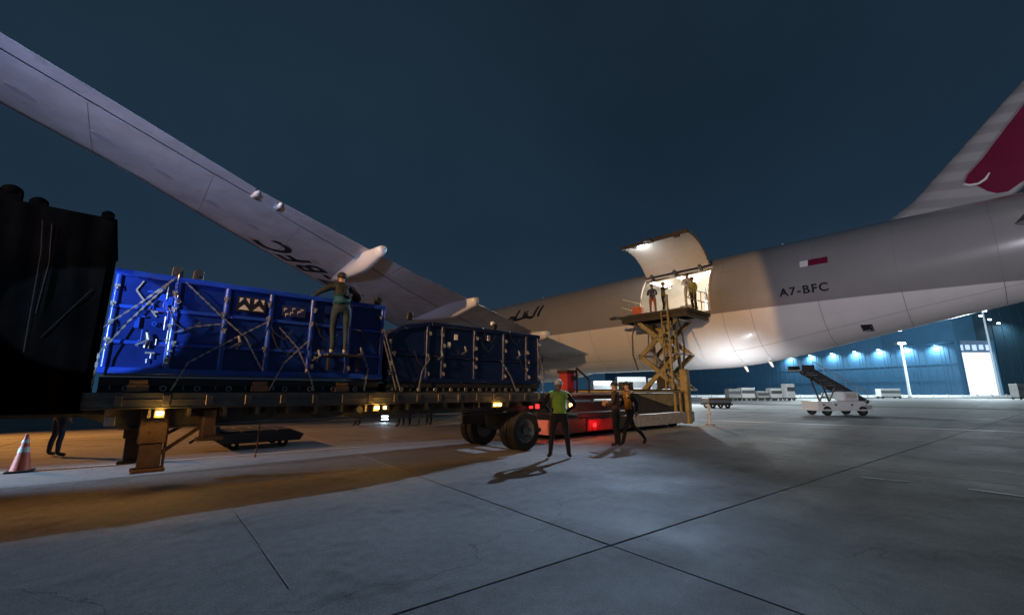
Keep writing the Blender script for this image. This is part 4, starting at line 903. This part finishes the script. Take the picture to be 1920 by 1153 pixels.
# ------------------------------------------------------------------ people
def person(label, loc, rotz, col, h=1.75, group=None, arms='down', legs='stand', vest=None, cap=None, lean=0., stripe=None, zmax=1.47):
    k = h / 1.75; root = thing('person', label, 'person', loc, R(rotz), group)
    V_, E_, RAD, KIND = [], [], [], []
    def v(p, r, kind, par=None):
        p = Vector(p)
        if p.z > .95 and lean: p.y += (p.z - .95) * math.sin(lean); p.z = .95 + (p.z - .95) * math.cos(lean)
        V_.append(p * k); RAD.append(r if isinstance(r, tuple) else (r, r)); KIND.append(kind)
        if par is not None: E_.append((par, len(V_) - 1))
        RAD[-1] = tuple(a * k for a in RAD[-1]); return len(V_) - 1
    pel = v((0, 0, .95), (.165, .115), 'leg')
    sp_ = v((0, 0, 1.10), (.150, .105), 'torso', pel); ch = v((0, .01, 1.28), (.175, .115), 'torso', sp_)
    nb = v((0, 0, 1.44), (.10, .085), 'torso', ch); nk = v((0, .015, 1.51), .055, 'head', nb)
    hd = v((0, .03, 1.60), (.078, .090), 'head', nk); v((0, .02, 1.69), (.070, .080), 'head', hd)
    L = {'stand': (((-.11, 0, .88), (-.13, .02, .50), (-.14, -.01, .09), (-.155, .14, .045)), ((.11, 0, .88), (.13, .02, .50), (.14, -.01, .09), (.155, .14, .045))),
         'apart': (((-.11, 0, .88), (-.17, .02, .50), (-.22, -.02, .09), (-.27, .12, .045)), ((.11, 0, .88), (.16, .02, .50), (.20, -.01, .09), (.25, .13, .045))),
         'stride': (((-.10, 0, .88), (-.11, .20, .52), (-.11, .30, .10), (-.11, .46, .06)), ((.10, 0, .88), (.11, -.14, .50), (.11, -.48, .16), (.11, -.40, .045))),
         'climb': (((-.11, 0, .88), (-.13, .06, .50), (-.12, .0, .09), (-.12, .10, .045)), ((.11, 0, .88), (.12, .02, .50), (.12, -.03, .09), (.13, .09, .045)))}[legs]
    for hip, kn, an, to in L:
        a = v(hip, (.098, .10), 'leg', pel); b_ = v(((hip[0] + kn[0]) / 2, (hip[1] + kn[1]) / 2, (hip[2] + kn[2]) / 2), .083, 'leg', a)
        c = v(kn, .064, 'leg', b_); d = v(((kn[0] + an[0]) / 2, (kn[1] + an[1]) / 2 - .015, (kn[2] + an[2]) / 2 + .05), .060, 'leg', c); e_ = v(an, .048, 'leg', d); v(to, (.046, .040), 'shoe', e_)
    A_ = {'down': (((-.20, 0, 1.40), (-.25, -.02, 1.14), (-.26, .06, .90)), ((.20, 0, 1.40), (.25, -.02, 1.14), (.26, .06, .90))),
          'hips': (((-.20, 0, 1.40), (-.36, -.06, 1.18), (-.20, .08, 1.02)), ((.20, 0, 1.40), (.37, -.05, 1.17), (.19, .10, 1.03))),
          'front': (((-.20, 0, 1.40), (-.25, .02, 1.15), (-.12, .24, 1.14)), ((.20, 0, 1.40), (.26, .02, 1.15), (.11, .26, 1.18))),
          'point': (((-.20, 0, 1.40), (-.25, -.02, 1.14), (-.26, .06, .90)), ((.20, 0, 1.40), (.36, .20, 1.32), (.46, .43, 1.36))),
          'spread': (((-.20, 0, 1.40), (-.42, .10, 1.26), (-.46, .34, 1.20)), ((.20, 0, 1.40), (.40, .10, 1.24), (.38, .34, 1.17))),
          'walk': (((-.20, 0, 1.40), (-.25, -.12, 1.16), (-.25, -.08, .92)), ((.20, 0, 1.40), (.25, .08, 1.14), (.24, .26, .98)))}[arms]
    wr = []
    for sh, el, wrp in A_:
        a = v(sh, .076, 'arm', nb); b_ = v(el, .054, 'arm', a); c = v(wrp, .036, 'arm', b_); wr.append((b_, c))
        d = (Vector(wrp) - Vector(el)).normalized(); v(Vector(wrp) + d * .075, (.040, .024), 'hand', c)
    me = bpy.data.meshes.new('body'); me.from_pydata([tuple(p) for p in V_], E_, []); me.update()
    ob = bpy.data.objects.new('tmp_body', me); C.objects.link(ob)
    sk_ = ob.modifiers.new('s', 'SKIN'); sk_.use_smooth_shade = True
    sd = me.skin_vertices[0].data
    for i, r in enumerate(RAD): sd[i].radius = r; sd[i].use_root = (i == 0)
    su = ob.modifiers.new('u', 'SUBSURF'); su.levels = 1; su.render_levels = 1
    dg = bpy.context.evaluated_depsgraph_get(); m2 = bpy.data.meshes.new_from_object(ob.evaluated_get(dg)); bpy.data.objects.remove(ob)
    b = MB(); b.bm.from_mesh(m2); bpy.data.meshes.remove(m2)
    # face, ears, fingers
    H = V_[hd]
    def hp(x, y, z): return H + Vector((x, y, z)) * k
    sl0 = len(b.bm.faces); b.tube([hp(0, .075, .055), hp(0, .108, .02), hp(0, .085, .005)], [.010 * k, .017 * k, .012 * k], 6)
    for s in (-1, 1): b.ball(hp(s * .082, -.01, .03), (.014 * k, .024 * k, .034 * k), 8)
    nf = len(b.bm.faces)
    for s in (-1, 1): b.ball(hp(s * .030, .076, .05), .011 * k, 6)
    b.box(*(lambda c_: (c_.x - .022 * k, c_.x + .022 * k, c_.y - .006, c_.y + .008, c_.z - .004, c_.z + .004))(hp(0, .078, -.03)))
    ne = len(b.bm.faces)
    for el, wi in wr:
        d = (V_[wi] - V_[el]).normalized(); s = d.cross(Vector((0, 1, 0))); s = s.normalized() if s.length > .1 else Vector((1, 0, 0)); nrm = s.cross(d)
        base = V_[wi] + d * .085 * k
        for q, ln in enumerate((.062, .072, .068, .052)):
            p0 = base + s * (q - 1.5) * .019 * k; p1 = p0 + (d * .6 + nrm * .15) * ln * k; p2 = p1 + (d * .45 + nrm * .42) * ln * .6 * k
            b.tube([p0 - d * .03 * k, p1, p2], [.010 * k, .0095 * k, .007 * k], 6)
        p0 = V_[wi] + d * .03 * k - s * .026 * k; b.tube([p0, p0 - s * .03 * k + d * .03 * k, p0 - s * .036 * k + d * .062 * k + nrm * .012], [.013 * k, .011 * k, .008 * k], 6)
    b.bm.faces.ensure_lookup_table(); b.bm.faces.index_update()
    mats_ = [col['top'], col['legs'], mat('skin_tone', (.28, .16, .10), .55, var=.1), mat('dark_shoe', (.015, .014, .014), .5), mat('dark_eye', (.01, .01, .01), .3)]
    if col.get('shoe'): mats_[3] = col['shoe']
    idx = {'torso': 0, 'arm': 0, 'leg': 1, 'head': 2, 'hand': 2, 'shoe': 3}
    SEG = [(V_[a], V_[c], KIND[c]) for a, c in E_]
    def near(p):
        best = (9e9, '')
        for a, c, kd in SEG:
            ab = c - a; t = max(0, min(1, (p - a).dot(ab) / max(ab.length_squared, 1e-9))); q = (p - a - ab * t).length
            if q < best[0]: best = (q, kd)
        return best[1]
    torso = []
    for f in b.bm.faces:
        if f.index >= ne: f.material_index = 2
        elif f.index >= nf: f.material_index = 4
        elif f.index >= sl0: f.material_index = 2
        else:
            c_ = f.calc_center_median(); kd = near(c_)
            if kd == 'leg' and c_.z > 1.0 * k: kd = 'torso'
            if kd == 'head' and c_.z < 1.485 * k: kd = 'torso'
            if kd == 'leg' and c_.z < .075 * k and legs != 'stride': kd = 'shoe'
            f.material_index = idx[kd]
            if kd == 'torso' or (kd == 'arm' and abs(c_.x) < .21 * k and c_.z > 1.3 * k): torso.append(f.index)
        f.smooth = True
    vf = None
    if vest:
        vb = MB(); cp = {}
        b.bm.normal_update()
        for i in torso:
            f = b.bm.faces[i]
            if f.calc_center_median().z > zmax * k: continue
            vs = []
            for q in f.verts:
                if q.index not in cp or True:
                    if q not in cp: cp[q] = vb.bm.verts.new(q.co + q.normal * .014)
                vs.append(cp[q])
            nf_ = vb.bm.faces.new(vs); zc = f.calc_center_median().z / k
            nf_.material_index = 1 if (1.08 < zc < 1.13 or (zc > 1.22 and .09 < abs(f.calc_center_median().x) / k < .13)) and stripe else 0
            nf_.smooth = True
        for q in vb.bm.verts:
            if q.co.z < 1.02 * k: q.co.z = .99 * k
        ng = bmesh.ops.solidify(vb.bm, geom=list(vb.bm.faces), thickness=.008)
    bo_ = None
    me = bpy.data.meshes.new('body'); b.bm.to_mesh(me); b.bm.free()
    for m_ in mats_: me.materials.append(m_)
    bo_ = bpy.data.objects.new('body', me); C.objects.link(bo_); bo_.parent = root
    if vest:
        vo = vb.build('vest', [vest, stripe or vest], root, smooth='full')
    # hair or cap
    cb = MB(); cc = hp(0, -.012, .062); rr = (.098 * k, .112 * k, .098 * k); rows = []
    for j in range(7):
        ph = R(-20) + (math.pi / 2 - R(-20)) * j / 6
        rows.append([(cc.x + rr[0] * math.cos(ph) * math.cos(a), cc.y + rr[1] * math.cos(ph) * math.sin(a) - (.02 * k if j == 0 else 0), cc.z + rr[2] * math.sin(ph) + (.035 * k * max(0, math.sin(a)) if j == 0 else 0)) for a in [2 * math.pi * q / 14 for q in range(14)]])
    cb.grid(rows, closed=True, caps=True)
    if cap: cb.prism([(cc.x - .07 * k, cc.y + .09 * k, cc.z + .005), (cc.x + .07 * k, cc.y + .09 * k, cc.z + .005), (cc.x + .05 * k, cc.y + .17 * k, cc.z - .005), (cc.x - .05 * k, cc.y + .17 * k, cc.z - .005)], (0, 0, .012))
    cb.build('cap' if cap else 'hair', cap or mat('dark_hair', (.012, .010, .009), .6), root, smooth=True)
    return root
M_DK = mat('dark_trousers_cloth', (.012, .012, .015), .85, var=.3, scale=9, bump=1.6)
M_DKB = mat('dark_jacket_cloth', (.007, .0075, .009), .8, var=.3, scale=9, bump=1.6)
M_BRN = mat('brown_jacket_cloth', (.055, .030, .020), .85, var=.3, scale=9, bump=1.6)
M_NAVY = mat('navy_jacket_cloth', (.04, .05, .11), .8, var=.2, scale=9, bump=1.6)
M_HIV = mat('lime_vest_cloth', (.58, .88, .14), .7, var=.15, scale=9, bump=1.6)
M_ORV = mat('amber_vest_cloth', (.55, .27, .05), .7, var=.15, scale=9, bump=1.6)
M_OLV = mat('olive_vest_cloth', (.25, .24, .08), .75, var=.15, scale=9, bump=1.6)
M_YLV = mat('yellow_vest_cloth', (.52, .50, .08), .75, var=.15, scale=9, bump=1.6)
M_REFL = mat('reflective_band', (.62, .64, .62), .35, var=.1)
M_TEAL = mat('teal_trousers_cloth', (.005, .020, .038), .75, var=.25, scale=9, bump=1.6)
M_TEALV = mat('teal_vest_cloth', (.02, .13, .22), .6, var=.2, scale=9, bump=1.6)
M_JEAN = mat('blue_jean_cloth', (.022, .035, .07), .8, var=.25, scale=9, bump=1.6)
M_WSH = mat('white_shirt_cloth', (.78, .78, .80), .7, var=.05, scale=9, bump=1.6)
M_CAPK = mat('black_cap_cloth', (.01, .01, .011), .8, scale=9, bump=1.6)
M_HELM = mat('white_helmet', (.55, .56, .55), .35, coat=.3)
FA = -42                                     # facing away from the camera
person('person from behind in a lime green vest with hands on hips', (7.72, 6.92, 0), FA - 4, dict(top=M_DKB, legs=M_DK), 1.80, None, 'hips', 'apart', M_HIV, M_HELM, 0, M_REFL)
person('person in a dark brown jacket standing in front of the walker', (10.62, 7.34, 0), FA + 62, dict(top=M_BRN, legs=M_DK), 1.80, None, 'front', 'stand', None, M_CAPK)
person('person in an amber vest striding past the loader', (10.95, 7.10, 0), FA + 100, dict(top=M_DKB, legs=M_DK), 1.80, None, 'walk', 'stride', M_ORV, M_CAPK, .06, M_REFL)
person('person in a dark jacket climbing the side of the blue crate', (2.95, 8.16, 2.20), -8, dict(top=M_DKB, legs=M_TEAL, shoe=mat('pale_shoe', (.45, .47, .5), .5)), 1.66, None, 'spread', 'climb', M_TEALV, M_CAPK, .30, None, 1.16)
MBl = MB((3.08, 8.2, 2.19)); MBl.box(2.72, 3.36, 8.0, 8.31, 2.16, 2.195); MBl.box(2.80, 2.84, 8.22, 8.31, 1.9, 2.16); MBl.box(3.36, 3.40, 8.22, 8.31, 1.9, 2.16)
q = MBl.build('foot_step', M_BLACK, A); q.location = Vector((3.08, 8.2, 2.19)) - Vector(AOr)
person('person in blue jeans behind the black tarpaulin load', (-.98, 15.06, 0), FA - 25, dict(top=M_NAVY, legs=M_JEAN), 1.76, None, 'down', 'apart')
for i, (x, y, rz, lab) in enumerate(((8.1, 19.4, 30, 'person alone beyond the trailer left of the distant four'), (9.35, 17.9, 60, 'leftmost of the four people beyond the trailer'), (9.85, 18.1, -20, 'second from the left of the four people beyond the trailer'), (10.35, 17.6, 150, 'third from the left of the four people beyond the trailer'), (10.9, 17.9, 100, 'rightmost of the four people beyond the trailer'))):
    person(lab, (x, y, 0), rz, dict(top=M_DKB, legs=M_JEAN if i % 2 else M_DK), 1.74, 'people beyond the trailer', 'down' if i % 2 else 'front', 'stand')
person('person in a navy jacket by the orange box on the loader bridge', (20.65, 11.62, 5.5), 110, dict(top=M_NAVY, legs=mat('rust_trousers_cloth', (.30, .10, .05), .8)), 1.72, 'crew on the loader bridge', 'front', 'stand')
person('person in an olive vest and black trousers on the loader bridge', (20.85, 11.10, 5.5), 200, dict(top=M_DKB, legs=M_DK), 1.76, 'crew on the loader bridge', 'point', 'stand', M_OLV, None, 0)
person('person in a bright white shirt standing high in the cargo doorway', (21.3, 9.95, 5.85), 120, dict(top=M_WSH, legs=M_LGREY), 1.76, 'crew on the loader bridge', 'front', 'stand', M_WSH)
person('person in a yellow vest at the right end of the loader bridge', (20.9, 9.50, 5.5), 60, dict(top=M_OLV, legs=M_DK), 1.74, 'crew on the loader bridge', 'down', 'stand', M_YLV)

# ------------------------------------------------------------------ cone, low dolly
def cone(x, y, label):
    t = thing('traffic_cone', label, 'traffic cone', (x, y, 0))
    MB().box(-.19, .19, -.19, .19, 0, .035).build('base', M_RUB, t, bevel=.01)
    def zr(z): return .145 - (.145 - .025) * (z - .035) / .66
    c = MB().cyl((0, 0, .035), (0, 0, .695), zr(.035), zr(.695), 24).build('cone_body', M_CONEO, t, smooth=True)
    for z0, z1 in ((.36, .46), (.54, .60)): MB().cyl((0, 0, z0), (0, 0, z1), zr(z0) + .004, zr(z1) + .004, 24).build('reflective_band', M_CONEW, t, smooth=True)
cone(-1.24, 12.75, 'orange cone with white bands beside the jean clad legs')
dl = thing('equipment_dolly', 'low black equipment dolly lying beyond the trailer legs', 'dolly', (2.95, 14.2, 0))
DO = (2.95, 14.2, 0)
b = MB(DO); b.prism([(1.8, 13.5, .42), (2.1, 13.5, .17), (4.0, 13.5, .17), (4.1, 13.5, .34), (3.8, 13.5, .46)], (0, 1.5, 0)); b.build('deck', M_BLACK, dl, bevel=.02)
for x in (2.4, 3.6):
    for y in (13.7, 14.8): MB(DO).ring((x, y, .13), (0, 1, 0), .13, .05, .1, 16).build('caster', M_RUB, dl, smooth=True)
b = MB(DO); b.box(1.95, 2.05, 13.6, 14.9, .42, .62); b.bar((2.0, 14.2, .58), (1.5, 14.2, .2), .06, .06); b.build('push_bar', M_BLACK, dl)
for k in range(4): MB(DO).box(2.15 + .42 * k, 2.5 + .42 * k, 13.55, 14.95, .462, .485).build('deck_plank', M_LDARK, dl, bevel=.006)

# ------------------------------------------------------------------ hangar, masts and far apron
def RG(r, g): return (.743 * r + .669 * g, -.669 * r + .743 * g)
P0 = Vector((*RG(178, 163), 0)); P1 = Vector((*RG(88, 408), 0)); dW = (P1 - P0); LW = dW.length; aW = math.atan2(dW.y, dW.x)
hg = thing('hangar', 'huge blue clad hangar with a row of wall lamps and a bright doorway', 'hangar', P0, aW)
nW = 26; wdt = LW / nW; me0 = None
sgn = 1 if (Matrix.Rotation(-aW, 4, 'Z') @ (Vector((0, 0, 0)) - P0)).y > 0 else -1     # side the camera is on, in hangar space
for k in range(nW):
    if me0 is None:
        q = MB().box(.05, wdt - .05, -.2, .2, .3, 40).build('wall_panel', M_HANG, hg, bevel=.04); me0 = q.data
    else: q = bpy.data.objects.new('wall_panel', me0); C.objects.link(q); q.parent = hg
    q.location = (wdt * k, random.uniform(-.03, .03), 0)
MB().box(0, LW, -sgn * 40 if sgn > 0 else .5, -.5 if sgn > 0 else 40, 0, 39.5).build('hall', M_HANGD, hg)
MB().box(0, LW, -.6, .6, 0, .3).build('plinth', M_LGREY, hg)
rme = None
for k in range(nW * 4):
    if rme is None:
        q = MB().box(-.09, .09, sgn * .22 - .12, sgn * .22 + .12, .3, 39.8).build('cladding_rib', M_HANG, hg); rme = q.data
    else: q = bpy.data.objects.new('cladding_rib', rme); C.objects.link(q); q.parent = hg
    q.location = (wdt * (k + .5) / 4, 0, 0)
for z in (6.0, 12.5, 24.0): MB().box(0, LW, sgn * .3 - .1, sgn * .3 + .1, z, z + .35).build('cladding_girt', M_HANG, hg)
lampx = []
def wall_u(px):      # along the wall where a sight line crosses it
    u = (px - 960) / 800 * .981
    d = Vector((*RG(u, 1), 0)); A2 = Matrix(((dW.x / LW, -d.x), (dW.y / LW, -d.y))); s = A2.inverted() @ Vector((-P0.x, -P0.y)); return s[0]
for px in (1772, 1715, 1662, 1616, 1572, 1530, 1490):
    u = wall_u(px); b = MB(); b.box(u - .5, u + .5, sgn * .25, sgn * 1.6, 20.4, 20.75); f = b.build('wall_lamp', M_GALV, hg)
    MB().box(u - .4, u + .4, sgn * .6, sgn * 1.5, 20.25, 20.38).build('lamp_lens', M_WHL, f)
    wp = Matrix.Translation(P0) @ Matrix.Rotation(aW, 4, 'Z') @ Vector((u, sgn * 2.2, 20.0))
    tp = Matrix.Translation(P0) @ Matrix.Rotation(aW, 4, 'Z') @ Vector((u, -sgn * .5, 14.0))
    spot('wall_lamp_light', wp, tp, 5600, (.55, .82, 1.), 150, 1., .2)
# tower block with the lit hall door at the near end
T0_ = Vector((*RG(170.5, 158), 0))
tw = thing('hangar_gatehouse', 'dark gable end of the hangar with a tall white lit door', 'building', T0_, R(-42))
hall = MB().box(-5.5, 6.6, -.5, 0, 0, 15.8).build('lit_doorway', M_HALL, tw)
for xa, xb in ((-6.3, -5.5), (6.6, 7.2)): MB().box(xa, xb, -1.2, 0, 0, 20.2).build('door_jamb', M_HANG, tw)
b = MB()
b.box(-6.2, 7.1, -.6, 0, 15.9, 20.2); b.build('door_header', mat('header_sheet', (.35, .45, .62), .4), tw)
for k in range(5): MB().box(-5.6 + 2.5 * k, -4.1 + 2.5 * k, -.75, -.62, 16.6 + .25 * (k % 2), 18.6).build('header_window', mat('header_window_glow', (.6, .75, 1), .3, emit=(.55, .72, 1.), estr=.9), tw)
MB().box(7.2, 60, -.6, 30, 0, 36).build('gable_wall', M_HANGD, tw)
MB().box(-6.3, 1.6, -.6, 30, 20.25, 36).build('upper_wall', M_HANG, tw)
MB().box(1.65, 7.195, -.6, 30, 20.25, 36).build('upper_wall', M_HANGD, tw)
for k in range(14): MB().box(8.2 + 3.7 * k, 11.7 + 3.7 * k, -.85, -.62, .3, 33.8).build('wall_panel', M_HANGD, tw, bevel=.03)
for x, z in ((3.6, 29.0), (6.6, 27.6), (9.6, 26.2)):
    b = MB(); b.box(x - .7, x + .7, -1.9, -.9, z, z + .5); f = b.build('wall_lamp', M_GALV, tw); MB().box(x - .6, x + .6, -2.0, -1.91, z, z + .5).build('lamp_lens', M_WHL, f)
wp = Matrix.Translation(T0_) @ Matrix.Rotation(R(-42), 4, 'Z') @ Vector((12, -5, 27)); tp = Matrix.Translation(T0_) @ Matrix.Rotation(R(-42), 4, 'Z') @ Vector((12, 0, 12))
spot('gable_lamp_light', wp, tp, 2600, (.6, .85, 1.), 150, 1., .3)
# lamp masts
def mast(r, g, h_, label, rad=.33):
    x, y = RG(r, g); t = thing('lamp_mast', label, 'lamp mast', (x, y, 0), R(-42), 'lamp masts before the hangar')
    MB().cyl((0, 0, 0), (0, 0, h_), rad, rad * .7, 12).build('pole', mat('mast_white', (.75, .8, .85), .4), t, smooth=True)
    MB().cyl((0, 0, 0), (0, 0, .5), rad * 1.7, rad * 1.5, 12).build('mast_base', M_LGREY, t)
    hd_ = MB().box(-1.3, .9, -.5, .5, h_ - .1, h_ + .45).build('lamp_head', M_GALV, t, bevel=.05)
    MB().box(-1.2, .8, -.55, -.52, h_ - .05, h_ + .4).build('lamp_lens', M_WHL, hd_)
    return x, y
mx_, my_ = mast(100.5, 110, 13.6, 'white lamp mast standing by itself before the blue hangar wall')
mx2, my2 = mast(149.2, 133, 26.5, 'tall pale mast beside the lit hangar door', .35)
spot('mast_flood_on_hangar', (mx_ + 2, my_ + 1, 13), Vector((*RG(150, 240), 14)), 150000, (.52, .77, 1.), 110, 1., .5)
point('mast_lamp_light', (*RG(98.5, 106), 12.5), 2600, (.7, .9, 1.), .3)
# blast fence / low barrier line: posts and boards, each board its own
fo = RG(20, 118); ft = thing('barrier_fence', 'long low pale barrier fence along the far edge of the apron', 'fence', (*fo, 0), R(-42))
bme = pme = None
for k in range(34):
    x = 4 * k - 6
    if bme is None:
        q = MB().box(.06, 3.94, -.08, .08, .12, .72).build('board', mat('barrier_pale', (.78, .80, .82), .5), ft, bevel=.02); bme = q.data
        p_ = MB().box(-.06, .06, -.14, .14, 0, 1.0).build('post', M_LGREY, ft); pme = p_.data
    else:
        q = bpy.data.objects.new('board', bme); C.objects.link(q); q.parent = ft; p_ = bpy.data.objects.new('post', pme); C.objects.link(p_); p_.parent = ft
    q.location = (x, 0, 0); p_.location = (x, 0, 0)
point('far_apron_light_a', (*RG(70, 100), 13), 32000, (.75, .92, 1.), 2.5)
point('far_apron_light_b', (*RG(112, 103), 13), 32000, (.75, .92, 1.), 2.5)
# distant ground equipment
def box_unit(px, top, base_d, wd, h_, m, name, label, cat, group, base=0.):
    r = (px - 960) / 800 * base_d * .985; x, y = RG(r, base_d); t = thing(name, label, cat, (x, y, 0), R(-42), group)
    MB().box(-wd / 2, wd / 2, -.8, .8, .45, h_).build('body', m, t, bevel=.05)
    MB().box(-wd / 2 + .05, wd / 2 - .05, -.83, -.81, h_ * .55, h_ * .80).build('side_panel', M_GALV, t)
    MB().box(-wd / 2 - .1, wd / 2 + .1, -.85, .85, .28, .45).build('frame', M_LDARK, t)
    for sx in (-1, 1):
        for sy in (-.7, .7): MB().ring((sx * (wd / 2 - .35), sy, .25), (0, 1, 0), .25, .1, .2, 14).build('wheel', M_RUB, t, smooth=True)
g1 = 'equipment parked along the far fence'
box_unit(1340, 0, 42, 2.1, .95, M_RUST, 'baggage_cart', 'rust brown baggage cart just right of the loader', 'cart', g1)
for px, wd, h_, m, lab in ((1372, 2.2, 2.1, M_LGREY, 'grey unit first in the far row right of the brown cart'), (1397, 2.4, 2.3, M_WHITE, 'white unit second in the far row'), (1424, 2.0, 1.7, M_LGREY, 'low grey unit in the middle of the far row'), (1449, 2.0, 2.2, M_WHITE, 'white unit right of the low grey one in the far row')):
    box_unit(px, 0, 80, wd, h_, m, 'service_cart', lab, 'cart', g1)
box_unit(1476, 0, 80, 1.5, 3.0, M_WHITE, 'guard_booth', 'bright white narrow booth ending the far row', 'booth', g1)
box_unit(1662, 0, 105, 4.8, 2.3, M_WHITE, 'parked_van', 'pale van parked at the foot of the white lamp mast', 'van', g1)
box_unit(1560, 0, 108, 5.0, 1.3, M_LGREY, 'flat_cart', 'flat grey cart behind the stair truck', 'cart', g1)
box_unit(1912, 0, 90, 3.2, 3.2, M_LGREY, 'equipment_cabin', 'grey cabin cut by the right edge of the picture', 'cabin', g1)
point('far_row_light', (*RG(44, 70), 9), 3000, (.85, .95, 1.), .3)
# lit equipment under the belly beyond the loader
for px, d_, wd, h_, lab in ((1128, 60, 2.6, 3.0, 'white truck box glimpsed under the belly left of the loader'), (1182, 70, 4.6, 3.9, 'brightly lit white truck box seen between the loader and the walker'), (1238, 66, 3.2, 3.6, 'lit white truck box seen through the scissor arms of the loader')):
    box_unit(px, 0, d_, wd, h_, M_WHITE, 'parked_truck', lab, 'truck', 'trucks beyond the aircraft belly')
point('under_belly_light', (*RG(17, 52), 7), 15000, (.85, .95, 1.), .2)
# small lamp added in place of a bright reflection on the far ground
wk = thing('ground_glint_lamp', 'small added lamp standing in for a bright reflection on the ground beyond the trailer', 'lamp', (10.3, 21.2, 0), R(-42))
MB().box(-.22, .22, -.12, .12, 0, .06).build('stand', M_BLACK, wk)
MB().box(-.20, .20, -.05, .10, .07, .34).build('housing', M_BLACK, wk, bevel=.02)
MB().box(-.17, .17, -.065, -.052, .10, .31).build('lamp_lens', M_WHL, wk)
spot('ground_glint_light', (10.2, 21.0, .3), (8.0, 18.2, 0), 40, (.6, .8, 1.), 100, 1., .05)
# small hydrant post by the loader
hp_ = thing('marker_post', 'short pale marker post with rings just right of the loader', 'post', (20.6, 9.1, 0))
MB().cyl((0, 0, 0), (0, 0, .95), .05, .045, 12).build('stem', M_WMARK, hp_, smooth=True)
for z in (.55, .85): MB().ball((0, 0, z), .085, 12).build('ring_lamp', M_WMARK, hp_, smooth=True)
MB().box(-.16, .16, -.16, .16, 0, .05).build('base', M_LGREY, hp_)
